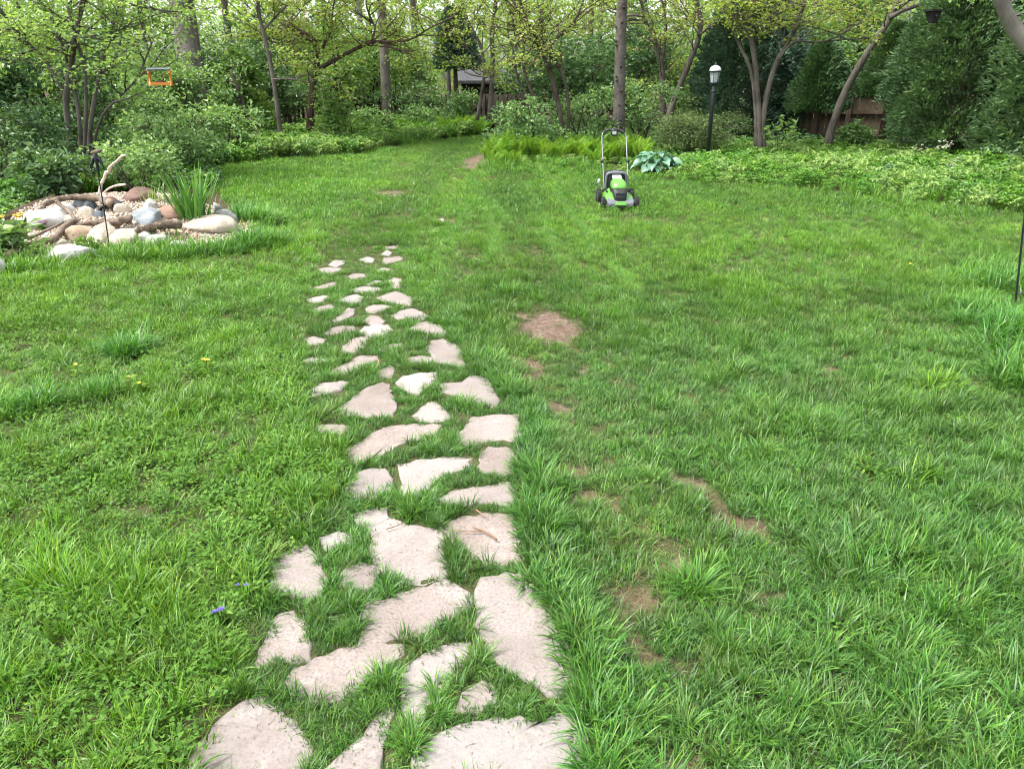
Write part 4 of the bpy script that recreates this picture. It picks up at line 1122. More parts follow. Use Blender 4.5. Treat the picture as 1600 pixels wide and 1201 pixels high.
shrub_px('brush_mound', "smaller brown brush mound behind the iris clump", 'brush', (268, 222, 345, 252), 16.4, 'brown', 514, None, L=.05, Wd=.3, n_tips=360)
MS = "shrubs along the back of the lawn"
shrub_px('border_shrub', "bright round shrub in front of the redbud trunk", 'shrub', (488, 132, 560, 218), 20.0, 'light', 520, MS, L=.09, Wd=.7)
shrub_px('border_shrub', "small leafy shrub between the redbud and the ivy trunk", 'shrub', (550, 165, 622, 214), 22.5, 'mid', 521, MS, L=.09)
shrub_px('border_shrub', "wide dark shrub between the ivy trunk and the shed", 'shrub', (600, 120, 698, 212), 25.0, 'shade', 522, MS, L=.10)
shrub_px('border_shrub', "bright foliage in front of the dark shrub left of the shed", 'shrub', (632, 152, 692, 208), 24.0, 'mid', 523, MS, L=.09)
shrub_px('border_shrub', "large soft shrub right of the shed, over the ferns", 'shrub', (765, 135, 885, 240), 17.0, 'mid', 524, MS, L=.075, Wd=.6)
shrub_px('border_shrub', "leafy shrub left of the straight pine trunk", 'shrub', (868, 128, 965, 236), 18.8, 'mid', 525, MS, L=.075, Wd=.6)
shrub_px('border_shrub', "leafy shrub right of the straight pine trunk", 'shrub', (962, 118, 1055, 228), 19.2, 'mid', 526, MS, L=.075, Wd=.6)
shrub_px('yew_shrub', "broad rounded olive-green yew behind the hosta and lamp post", 'shrub', (1000, 160, 1168, 258), 16.9, 'yew', 527, None, L=.055, Wd=.35, n_tips=1100, per=12, flat=.2)
shrub_px('border_shrub', "loose shrub behind the lamp's lantern", 'shrub', (1050, 110, 1130, 205), 21, 'mid', 528, MS, L=.08)
shrub_px('border_shrub', "small flat-topped dogwood in front of the board fence", 'shrub', (1322, 186, 1362, 240), 17.6, 'mid', 529, MS, L=.09, flat=.7)
shrub_px('pale_sapling', "pale young sapling with wide leaves at the foot of the clump tree", 'sapling', (1200, 185, 1252, 250), 16.3, 'light', 530, None, L=.13, Wd=.45, n_tips=40, per=4, lobes=4, stems=3)
shrub_px('border_shrub', "dark shrub closing the right end of the bed", 'shrub', (1540, 200, 1760, 330), 13.2, 'shade', 531, MS, L=.075)
shrub_px('lime_tree', "bright lime-green leafy tree glowing beyond the board fence", 'tree', (1285, -40, 1400, 190), 25.5, 'light', 532, None, L=.12, Wd=.8, n_tips=700, base_gap=.2)
shrub_px('border_shrub', "thin leafy shrub screening the left end of the shed", 'shrub', (700, 128, 748, 208), 25.2, 'mid', 533, MS, L=.09, n_tips=230, per=8)
# understory deeper in the wood: four meshes, copied
US = [shrub_mesh(540 + k, m, 3.4, 2.6, h, n_tips=620, per=9, L=.12, Wd=.6, lobes=10, spread=.13) for k, (m, h) in enumerate((('shade', 2.9), ('mid', 3.3), ('light', 3.6), ('shade', 3.8)))]
g = np.random.default_rng(9)
UPX = [(-360, 19), (-230, 17), (-60, 21), (60, 22), (150, 23), (250, 23.5), (345, 24), (430, 27), (520, 26), (585, 28), (630, 33), (872, 27), (905, 24), (985, 25.5), (1070, 25), (1130, 26), (1210, 24), (1290, 26), (1400, 25), (1500, 24), (1600, 21), (1700, 18), (1850, 17), (2000, 21)]
for k, (px, Y) in enumerate(UPX):
    b = at_y(px, 150, Y)
    shrub('understory_shrub', "tall leafy shrub deep in the wood, one of many behind the front trees", 'shrub', (b[0], Y, 0), US[(k * 7 + k // 3) % 4], g.uniform(0, 6.28), g.uniform(.8, 1.15), "tall shrubs deep in the wood")

# ---- evergreens
def conifer(name, label, box_px, Y, mat, seed, n=2600, taper=1.0, spray=.17, base=.05, lean=0, double=None):
    g = np.random.default_rng(seed)
    x0, y0, x1, y1 = box_px
    m = mpp((x0 + x1) / 2, (y0 + y1) / 2, Y); w = (x1 - x0) * m; top = at_y((x0 + x1) / 2, y0, Y); h = top[2]
    t = thing(name, (top[0], Y, 0), label, 'evergreen')
    A = Acc(); S = Acc()
    tube(S, [(0, 0, -.05), (.02, 0, h * .3), (0, .02, h * .65), (0, 0, h * .97)], (.10, .085, .05, .01), 8, 0, .08, seed)
    z = g.uniform(base, 1, n) ** .9
    prof = np.interp(z, (0, .08, .3, .6, .85, 1), (.80, .95, 1.0, .78, .42, .03)) ** taper
    az = g.uniform(0, 6.283, n)
    lump = 1 + .42 * fnoise(np.cos(az) * 1.6 + seed, np.sin(az) * 1.6 + z * 5, seed, 3)
    rr = w / 2 * prof * lump * np.sqrt(g.uniform(.22, 1, n))
    cx = 0
    P = np.column_stack((rr * np.cos(az), rr * np.sin(az), z * h))
    if double is not None:
        k = (z > .55) & (g.uniform(0, 1, n) < .4); P[k, 0] += double * w; P[k, 2] -= .05 * h
    out = np.column_stack((np.cos(az), np.sin(az), np.full(n, .55)))
    nf = 9
    PP = np.repeat(P, nf, 0); D = np.repeat(out, nf, 0)
    fan = np.tile(np.linspace(-1, 1, nf), n)[:, None]
    sidev = np.column_stack((-np.sin(az), np.cos(az), np.zeros(n)))
    # each spray is a flat fan set on edge
    fdir = norm(np.repeat(sidev * g.normal(.4, .5, (n, 1)) + np.array((0, 0, .8)), nf, 0))
    D = norm(D + fdir * fan * .85 + g.normal(0, .18, D.shape))
    N = norm(np.cross(D, fdir) + g.normal(0, .2, D.shape))
    L = spray * .62 * g.uniform(.6, 1.3, n * nf)
    a = np.clip(np.repeat(.42 + .25 * fnoise(az * 2, z * 9, seed + 3, 2), nf) + g.normal(0, .2, n * nf), 0, 1)
    leaves(A, PP + g.normal(0, .035, PP.shape), D, N, L, L * .34, a, .05, .12)
    for q in range(60):
        i = g.integers(0, n)
        tube(S, [(0, 0, P[i, 2] * .93), P[i] * (.5, .5, .97), P[i]], (.018, .012, .005), 4, 0, 0, q, cap=False)
    S.obj('trunk', M['bark_red'], t); A.obj('crown', M[mat], t, False)
    return t
conifer('hemlock', "blue-green drooping hemlock behind the lamp post and clump tree", (1110, -60, 1275, 250), 20.5, 'hemlock', 601, 5200, .8, .20, .02)
conifer('arborvitae', "narrow arborvitae left of the leaning grey-brown tree", (1243, 68, 1340, 236), 19.2, 'cedar', 602, 3400, .8, .16, .34)
conifer('arborvitae', "twin-tipped arborvitae right of the leaning grey-brown tree", (1352, 40, 1462, 228), 18.6, 'cedar', 603, 3600, .95, .16, .42, double=.17)
conifer('arborvitae', "huge arborvitae filling the right edge above the ground cover", (1446, -110, 1660, 292), 16.0, 'cedar', 604, 7800, 1.0, .17, .10)
conifer('arborvitae', "arborvitae half cut off beyond the right edge of the picture", (1600, -80, 1800, 330), 14.5, 'cedar', 605, 3600, .8, .18, .03)
conifer('spruce', "dark conifer in the wood left of the shed, above the wide dark shrub", (672, 15, 745, 190), 27.5, 'hemlock', 606, 2400, .7, .26, .48)

# ---- the far wood: one mass of leaves and thin trunks
def far_wood():
    g = np.random.default_rng(77); A = Acc()
    n = 8200
    Y = g.uniform(31, 60, n); X = g.uniform(-1.15, 1.15, n) * Y
    Z = g.uniform(.1, 1, n) ** 1.1 * np.interp(Y, (31, 60), (4.5, 11))
    hole = fnoise(X * .30, Z * .55 + Y * .2, 88, 3)
    k = hole > -.27
    P = np.column_stack((X, Y, Z))[k]; n = len(P)
    hue = np.clip(.45 + .4 * fnoise(P[:, 0] * .25, P[:, 1] * .25 + P[:, 2] * .2, 91, 2), 0, 1)
    leaf_cloud(A, g, P, norm(g.normal(0, 1, (n, 3))), 13, (.55, .55, .35), .26, .65, .4, hue)
    return A.obj('far_woodland', M['light'], None, False, kind='stuff')
far_wood()
# ------------------------------------------------------------------ fences, shed, neighbour's house
M['board'] = mat_bark("weathered_cedar_board", (.070, .050, .034), (.150, .112, .080), 20, .12, .4)
M['board_dark'] = mat_bark("dark_weathered_board", (.028, .023, .019), (.070, .057, .048), 20, .12, .4)
M['picket'] = mat_bark("dark_stained_picket", (.008, .008, .007), (.022, .021, .019), 20, .2, .3)
M['shingle'] = mat_rock("grey_roof_shingle", (.055, .055, .06), (.11, .11, .115), None, 10, .9, .4)
M['siding'] = mat_plain("pale_siding", (.55, .55, .53), .7, 0, .06, 4)
M['dark_glass'] = mat_plain("dark_window_glass", (.03, .035, .04), .08, 0, .1)
M['trim'] = mat_plain("white_trim", (.74, .74, .72), .5, 0, .05)

def board_fence(name, label, p0, p1, h, mat, bw=.14, gap=.006, post_every=2.4, top_open=0.0, seed=0, rails=(.25, .95), pointed=False):
    g = np.random.default_rng(seed)
    p0 = np.array(p0, float); p1 = np.array(p1, float); L = np.linalg.norm(p1 - p0); d = (p1 - p0) / L; nv = np.array((-d[1], d[0])); rz = math.atan2(d[1], d[0])
    if nv[1] > 0: nv = -nv                       # towards the camera
    t = thing(name, (p0[0], p0[1], 0), label, 'fence')
    me = []
    for k in range(4):
        a = Acc(); hh = h * (1 + g.normal(0, .006)); w = bw * (1 - .02 * k)
        if pointed:
            V = [(-w / 2, -.01, 0), (w / 2, -.01, 0), (w / 2, -.01, hh - .06), (0, -.01, hh), (-w / 2, -.01, hh - .06)]
            V += [(x, .01, z) for x, y, z in V]
            a.add(V, [(2, 3, 4), (9, 8, 7)], [(0, 1, 2, 4), (6, 5, 9, 7), (0, 5, 6, 1), (1, 6, 7, 2), (2, 7, 8, 3), (3, 8, 9, 4), (4, 9, 5, 0)])
        else: box(a, (0, 0, hh / 2), (w, .020, hh))
        me.append(a.mesh('board', M[mat], False))
    n = int(L / (bw + gap))
    nm = 'picket' if pointed else 'board'
    for i in range(n):
        c = d * (i + .5) * (bw + gap) + nv * g.normal(0, .003)
        o = bpy.data.objects.new(nm, me[g.integers(0, 4)]); COL.objects.link(o); o.parent = t
        o.location = (c[0], c[1], .04 + g.normal(0, .008)); o.rotation_euler = (g.normal(0, .006), g.normal(0, .006), rz)
    for z in rails:
        a = Acc(); c = d * L / 2 + nv * .042
        box(a, (0, 0, 0), (L, .06, .085)); o = a.obj('rail', M[mat], t, False); o.location = (c[0], c[1], z); o.rotation_euler = (0, 0, rz)
    for i in range(int(L / post_every) + 1):
        a = Acc(); c = d * min(i * post_every, L) + nv * .085
        box(a, (0, 0, (h + .06) / 2 - .05), (.09, .09, h + .06)); o = a.obj('post', M[mat], t, False); o.location = (c[0], c[1], 0); o.rotation_euler = (0, 0, rz)
    return t
a0, a1 = at_y(1165, 200, 20.6), at_y(1900, 200, 18.6)
board_fence('board_fence', "brown vertical board fence behind the cedars and the leaning grey-brown tree", a0[:2], a1[:2], 1.42, 'board', seed=1, rails=(.28, .80, 1.22))
a0, a1 = at_y(712, 190, 26.5), at_y(842, 190, 25.8)
board_fence('panel_fence', "dark weathered fence with tall posts in front of the shed", a0[:2], a1[:2], 1.05, 'board_dark', seed=2, post_every=1.0, rails=(.2, .72))
a0, a1 = at_y(395, 190, 27.0), at_y(705, 190, 28.0)
board_fence('picket_fence', "low dark picket fence glimpsed under the redbud on the left", a0[:2], a1[:2], 1.0, 'picket', .085, .06, 2.2, seed=3, rails=(.25, .75), pointed=True)

def build_shed():
    c = at_y(784, 190, 31.0)
    t = thing('garden_shed', (c[0], 31.0, 0), "dark wooden shed with a low grey roof behind the weathered fence", 'shed', None, R(-4))
    w, d, h = 2.7, 2.4, 1.45
    a = Acc(); box(a, (0, 0, h / 2), (w - .06, d, h)); a.obj('wall', M['board_dark'], t, False)
    n = 11; lap = Acc(); box(lap, (0, 0, 0), (w, .024, h / n + .02), (R(-7), 0, 0)); me = lap.mesh('board', M['board_dark'], False)
    for i in range(n):
        o = bpy.data.objects.new('board', me); COL.objects.link(o); o.parent = t; o.location = (0, -d / 2 - .016, (i + .5) * h / n)
    a = Acc(); V = np.array([(-w / 2 - .25, -d / 2 - .3, h + .02), (w / 2 + .25, -d / 2 - .3, h + .02), (w / 2 + .25, 0, h + .42), (-w / 2 - .25, 0, h + .42), (w / 2 + .25, d / 2 + .3, h + .02), (-w / 2 - .25, d / 2 + .3, h + .02)])
    V = np.vstack((V, V + (0, 0, -.08)))
    a.add(V, [], [(0, 1, 2, 3), (3, 2, 4, 5), (7, 6, 9, 8), (8, 9, 11, 10), (0, 6, 7, 1), (5, 4, 10, 11), (1, 7, 8, 2), (2, 8, 10, 4), (3, 9, 6, 0), (5, 11, 9, 3)])
    rf = a.obj('roof', M['shingle'], t, False)
    a = Acc(); box(a, (0, 0, 0), (w + .52, .03, .10)); f = a.obj('fascia', M['shingle'], rf, False); f.location = (0, -d / 2 - .32, h - .02)
    for s in (-1, 1):
        a = Acc(); box(a, (0, 0, h / 2), (.10, .03, h)); o = a.obj('corner_board', M['board_dark'], t, False); o.location = (s * (w / 2 - .04), -d / 2 - .045, 0)
build_shed()
def build_house():
    c = at_y(1330, 100, 46)
    t = thing('neighbour_house', (c[0], 46, 0), "pale house with a grey roof glimpsed beyond the fence through the trees", 'house', None, R(12))
    a = Acc(); box(a, (0, 0, 1.5), (11, 7, 3.0)); a.obj('wall', M['siding'], t, False)
    a = Acc(); V = np.array([(-6, -4, 3.0), (6, -4, 3.0), (6, 0, 5.6), (-6, 0, 5.6), (6, 4, 3.0), (-6, 4, 3.0)]); V = np.vstack((V, V + (0, 0, -.2)))
    a.add(V, [(1, 4, 2), (0, 3, 5)], [(0, 1, 2, 3), (3, 2, 4, 5), (0, 6, 7, 1), (5, 4, 10, 11), (6, 11, 10, 7)])
    a.obj('roof', M['shingle'], t, False)
    for x in (-3.6, -1.2, 1.6, 3.8):
        a = Acc(); box(a, (0, 0, 0), (1.2, .08, 1.4)); f = a.obj('window', M['trim'], t, False); f.location = (x, -3.52, 1.7)
        a = Acc(); box(a, (0, 0, 0), (1.0, .03, 1.2)); p = a.obj('pane', M['dark_glass'], f, False); p.location = (0, -.045, 0)
build_house()

# ------------------------------------------------------------------ planted beds
def leafy_clump(seed, mat, n=16, rad=.20, h=(.18, .36), L=.07, W=.6, per=3, lay=2):
    g = np.random.default_rng(seed); A = Acc()
    for k in range(n):
        az = g.uniform(0, 6.28); d = rad * math.sqrt(g.uniform()); hh = g.uniform(*h)
        base = np.array((d * .5 * math.cos(az), d * .5 * math.sin(az), -.02)); top = np.array((d * math.cos(az), d * math.sin(az), hh))
        tube(A, [base, (base + top) / 2 + (0, 0, .02), top], (.003, .0025, .002), 3, .4, 0, 1, cap=False)
        rv = g.uniform(.1, .9)
        for q in range(lay):
            c = base + (top - base) * (1 - .32 * q)
            y0 = g.uniform(0, 6.28)
            m = per + (2 if q == 0 else 0)
            an = y0 + np.arange(m) * 6.283 / m + g.normal(0, .25, m)
            D = np.column_stack((np.cos(an), np.sin(an), g.normal(-.05, .3, m)))
            N = norm(np.column_stack((g.normal(0, .3, (m, 2)), np.ones(m))))
            leaves(A, np.repeat(c[None], m, 0), D, N, L * g.uniform(.7, 1.3, m), L * W * g.uniform(.8, 1.1, m), np.clip(rv + g.normal(0, .15, m), 0, 1), .15, .2)
    return A.mesh('leafy_plant', M[mat], False)
M['sprig'] = mat_leaf("white_flower_sprig", [(0, (.07, .16, .03)), (.85, (.10, .2, .04)), (.9, (.7, .7, .65)), (1, (.75, .75, .7))], .2, .6, .2)
def flower_sprig(seed):
    g = np.random.default_rng(seed); A = Acc()
    for k in range(5):
        az = g.uniform(0, 6.28); top = np.array((.06 * math.cos(az), .06 * math.sin(az), g.uniform(.28, .42)))
        tube(A, [(0, 0, 0), top * (.4, .4, .6), top], (.002, .0018, .0015), 3, .1, 0, 1, cap=False)
        for q in range(4):
            an = g.uniform(0, 6.28, 4); c = top + g.normal(0, .012, 3)
            leaves(A, np.repeat(c[None], 4, 0), np.column_stack((np.cos(an), np.sin(an), g.uniform(-.2, .6, 4))), np.tile((0, 0, 1.0), (4, 1)), .016, .014, 1.0)
    return A.mesh('flower_sprig', M['sprig'], False)
def build_cover():
    g = np.random.default_rng(33)
    src = [leafy_clump(1, 'cover', 15, .20, (.14, .34), .068), leafy_clump(2, 'cover', 18, .22, (.12, .28), .055, .7), leafy_clump(3, 'light', 14, .18, (.16, .36), .075, .5), leafy_clump(4, 'mid', 15, .2, (.08, .22), .07, .65), leafy_clump(5, 'shade', 12, .22, (.10, .30), .10, .6)]
    gt = Acc(); blades(gt, g, 46, .06, (.22, .42), (.006, .011), (.05, .7), (.2, 1.3), 5, spread='clump'); src.append(gt.mesh('strap_plant', M['cover']))
    src.append(flower_sprig(3))
    P, K, S, RR = [], [], [], []
    def fill(poly, den, kinds, s=(.8, 1.2), sz=lambda x, y: 1.0):
        Q = np.array(poly); lo, hi = Q.min(0), Q.max(0)
        n = int(den * np.prod(hi - lo)); x = g.uniform(lo[0], hi[0], n); y = g.uniform(lo[1], hi[1], n)
        k = in_poly(x, y, poly); x, y = x[k], y[k]; n = len(x)
        nz = fnoise(x * .7, y * .7, 61, 3)
        q = np.clip(((nz + 1) / 2 * len(kinds) + g.normal(0, .45, n)), 0, len(kinds) - .01).astype(int)
        P.append(np.column_stack((x, y, ground_h(x, y)))); K.append(np.array(kinds)[q]); S.append(g.uniform(*s, n) * (1 + .25 * fnoise(x * 1.5, y * 1.5, 71, 2)) * sz(x, y)); RR.append(np.column_stack((g.normal(0, .12, n), g.normal(0, .12, n), g.uniform(0, 6.28, n))))
    front = lambda x, y: np.interp(to_px(x, y)[0], (750, 1000, 1040, 1100, 1250, 1450, 1600), (.50, .52, .64, .86, .84, .88, 1.0)) * (.68 + .32 * sstep(0, 14, np.interp(to_px(x, y)[0], [p[0] for p in BED_RIGHT_PX[:8]], [p[1] for p in BED_RIGHT_PX[:8]]) - to_px(x, y)[1]))
    fill(BED_RIGHT, 36, [2, 0, 1, 2, 1, 0, 2], (.6, 1.15), front)
    fill(BED_LEFT, 30, [1, 2, 0, 2, 2], (.7, 1.2))
    # leafy floor of the woodland, thinner and shadier
    wood_r = [on_ground(*p)[:2] for p in [(760, 232), (1000, 236), (1160, 240), (1300, 240), (1450, 254), (1600, 274), (2050, 300)]] + [np.array((22.0, 20.0)), np.array((20.0, 26.0)), np.array((0.0, 27.0))]
    fill(wood_r, 7, [4, 3, 4, 0], (.8, 1.4))
    wood_l = [on_ground(*p)[:2] for p in [(760, 204), (600, 199), (450, 204), (340, 224), (290, 262), (330, 290), (180, 296), (0, 300), (-300, 330)]] + [np.array((-14., 9.5)), np.array((-20., 16.)), np.array((-22., 28.)), np.array((0., 28.))]
    fill(wood_l, 8, [4, 3, 4, 0], (.8, 1.4))
    # left of and behind the rock garden
    left_b = [on_ground(*p)[:2] for p in [(-420, 520), (-5, 420), (6, 366), (14, 342), (62, 314), (180, 300), (330, 298), (345, 292), (320, 276), (180, 282), (0, 286), (-420, 310)]]
    fill(left_b, 34, [4, 3, 0, 3, 1], (.55, .95))
    # strap leaves and white flowers here and there
    for px, py, n, sp, k, s in [(820, 262, 22, .5, 5, .8), (640, 224, 14, .7, 5, .9), (600, 226, 10, .6, 5, .9), (1420, 318, 12, .5, 5, .8), (1560, 315, 16, .6, 5, .9), (355, 240, 8, .2, 5, 1.4), (145, 300, 8, .12, 5, 1.4),
                                (1430, 262, 2, .12, 6, 1.0), (1458, 266, 2, .1, 6, 1.1)]:
        c = hit(px, py); q = c[None] + np.column_stack((g.normal(0, sp, n), g.normal(0, sp * .6, n), np.zeros(n))); q[:, 2] = ground_h(q[:, 0], q[:, 1])
        P.append(q); K.append(np.full(n, k)); S.append(g.uniform(.8, 1.2, n) * s); RR.append(np.column_stack((g.normal(0, .08, (n, 2)), g.uniform(0, 6.28, n))))
    P = np.concatenate(P); n = len(P); me = bpy.data.meshes.new("ground_cover")
    me.vertices.add(n); me.vertices.foreach_set("co", P.astype(np.float32).ravel())
    a = me.attributes.new("scl", 'FLOAT', 'POINT'); a.data.foreach_set("value", np.concatenate(S).astype(np.float32))
    a = me.attributes.new("kind_id", 'INT', 'POINT'); a.data.foreach_set("value", np.concatenate(K).astype(np.int32))
    a = me.attributes.new("rot", 'FLOAT_VECTOR', 'POINT'); a.data.foreach_set("vector", np.concatenate(RR).astype(np.float32).ravel())
    so = []
    for k, t in enumerate(src):
        o = bpy.data.objects.new(t.name.split('.')[0], t); COL.objects.link(o); o['kind'] = 'stuff'; c = hit(1180 + 50 * k, 268 + 4 * k); o.location = c; so.append(o)
    instancer("ground_cover", me, so); print("cover", n)
build_cover()

def frond_mesh(seed):
    """a shuttlecock of arching fronds"""
    g = np.random.default_rng(seed); A = Acc()
    for k in range(9):
        az = k * 6.283 / 9 + g.normal(0, .2); L = g.uniform(.42, .62); hd = np.array((math.cos(az), math.sin(az), 0.0)); sv = np.array((-math.sin(az), math.cos(az), 0.0))
        n = 15; p = hd * .03; pts = [p.copy()]; a0 = g.uniform(.15, .40); kk = g.uniform(.7, 1.3)
        for s in range(n):
            an = a0 + kk * (s / n) ** 1.6; p = p + (hd * math.sin(an) + np.array((0, 0, math.cos(an)))) * L / n; pts.append(p.copy())
        pts = np.array(pts); rv = g.uniform(.2, .9)
        tube(A, pts[::3], np.linspace(.004, .0015, len(pts[::3])), 3, .3, 0, 1, cap=False)
        for s in range(3, n + 1):
            t = s / n; ln = .11 * math.sin(math.pi * (.12 + .86 * t)) ** .8
            tg = norm(pts[s] - pts[s - 1])
            for sg in (-1, 1):
                leaves(A, pts[s][None], (sv * sg + tg * .45)[None], np.cross(tg, sv)[None] * np.sign(np.cross(tg, sv)[2] + 1e-6), ln, ln * .34, np.clip(rv + g.normal(0, .1), 0, 1), .1, .15)
    return A.mesh('fronds', M['fern'], False)
FR = [frond_mesh(k) for k in range(3)]
def build_ferns():
    g = np.random.default_rng(44); k = 0
    spots = []
    for x in np.arange(766, 1010, 9.5): spots.append((x + g.normal(0, 3), 250 + g.normal(0, 3) + (x - 766) * .02, 1.0))
    for x in np.arange(775, 1010, 12): spots.append((x + g.normal(0, 4), 241 + g.normal(0, 2), 1.05))
    for x in np.arange(762, 812, 13): spots.append((x, 258 + g.normal(0, 2), .8))
    for x in np.arange(520, 762, 8): spots.append((x + g.normal(0, 3), 211 + g.normal(0, 1.6) + max(0, 690 - x) * .02, 1.15))
    for p in [(1280, 266), (1310, 262), (1330, 264), (1355, 266), (1400, 272), (1240, 268)]: spots.append((*p, .7))
    for x, y, s in spots:
        c = hit(x, y)
        far = y < 222; rt = x > 1100
        lab = "yellow-green fern among the low plants at the far end of the lawn" if far else ("fern standing above the ground cover before the board fence" if rt else "yellow-green fern in the thick row behind the mower")
        t = thing('fern', c, lab, 'fern', "ferns at the far end of the lawn" if far else ("ferns before the board fence" if rt else "ferns behind the mower"), g.uniform(0, 6.28)); t.scale = (s * g.uniform(.85, 1.15),) * 3
        o = bpy.data.objects.new('fronds', FR[k % 3]); COL.objects.link(o); o.parent = t; k += 1
build_ferns()

def build_hosta():
    c = hit(1024, 272)
    t = thing('hosta', c, "blue-green hosta with broad leaves at the lawn edge beside the mower", 'plant')
    g = np.random.default_rng(7)
    me = []
    for q in range(3):
        A = Acc(); n, m = 6, 5; V = []
        for i in range(n):
            u = i / (n - 1); w = .078 * math.sin(math.pi * (.06 + .90 * u)) ** .75
            for j in range(m):
                v = j / (m - 1) * 2 - 1
                V.append((u * .19, v * w, .045 * math.sin(u * 2.6) - .07 * u * u + .022 * v * v + .004 * math.sin(v * 9 + q)))
        Q = [(i * m + j, (i + 1) * m + j, (i + 1) * m + j + 1, i * m + j + 1) for i in range(n - 1) for j in range(m - 1)]
        A.add(V, None, Q, .2 + .3 * q); me.append(A.mesh('leaf', M['hosta']))
    st = Acc()
    for k in range(46):
        az = k * 2.4; r = .04 + .27 * math.sqrt(k / 46); z = .34 - .25 * (k / 46)
        o = bpy.data.objects.new('leaf', me[k % 3]); COL.objects.link(o); o.parent = t
        o.location = (r * math.cos(az), r * math.sin(az), z); o.rotation_euler = (g.normal(0, .25), g.uniform(-.45, .25), az + g.normal(0, .2)); s = g.uniform(.8, 1.25); o.scale = (s, s, s)
        tube(st, [(0, 0, -.02), (r * .4 * math.cos(az), r * .4 * math.sin(az), z * .7), (r * math.cos(az), r * math.sin(az), z)], .005, 4, .3, 0, 1, cap=False)
    st.obj('leaf_stalks', M['hosta'], t, kind='stuff')
build_hosta()

# ------------------------------------------------------------------ rock garden
def rock_mesh(seed, w, d, h, mat, blocky=.8, sub=4):
    g = np.random.default_rng(seed)
    bm = bmesh.new(); bmesh.ops.create_icosphere(bm, subdivisions=sub, radius=1.0)
    ax = norm(g.normal(0, 1, (15, 3)) * (1, 1, .8)); off = g.uniform(.60, .88, 15)
    V = np.array([v.co for v in bm.verts])
    dirn = norm(V)
    r = np.ones(len(V))
    for a, o in zip(ax, off):                       # cut with planes for facets
        dt = dirn @ a; k = dt > .2
        r[k] = np.minimum(r[k], np.where(dt[k] > 0, o / dt[k], 9))
    r = 1 * (1 - blocky) + r * blocky * 1.2
    r *= 1 + .07 * fnoise(dirn[:, 0] * 2.2 + seed, dirn[:, 1] * 2.2 + dirn[:, 2] * 1.7, seed, 3) + .02 * fnoise(dirn[:, 0] * 9 + dirn[:, 2] * 5, dirn[:, 1] * 9 - dirn[:, 2] * 4, seed + 1, 2)
    V = dirn * r[:, None] * np.array((w, d, h)) / 2
    for v, c in zip(bm.verts, V): v.co = c
    me = bpy.data.meshes.new('rock'); bm.to_mesh(me); bm.free()
    me.polygons.foreach_set("use_smooth", np.ones(len(me.polygons), bool)); me.materials.append(M[mat])
    return me
def rock(label, bx, mat, seed, dep=.8, sink=.22, blocky=.8, lift=0.0, rz=None, name='rock', cat='rock', group=None):
    """a rock whose seen part fills the pixel box bx; it rests on (and a little in) the mound"""
    x0, y0, x1, y1 = bx
    f = hit((x0 + x1) / 2, y1, lift)               # its front foot
    m = mpp((x0 + x1) / 2, y1, f[1])
    w = (x1 - x0) * m * 1.08
    vis = (y1 - y0) * m
    d = min(w * dep, .75)
    # the camera looks down: what is seen is the front's height plus some of the top
    h = max(vis - d * .10, vis * .62) / (1 - sink) + .035
    me = rock_mesh(seed, w * 1.04, d, h, mat, blocky)
    o = bpy.data.objects.new(name, me); COL.objects.link(o)
    z = f[2] - lift + h * (.5 - sink)
    o.location = (f[0], f[1] + d * .42, z + lift)
    g = np.random.default_rng(seed); o.rotation_euler = (g.normal(0, .06), g.normal(0, .06), g.uniform(-.2, .2) if rz is None else rz)
    return tag(o, label, cat, group)
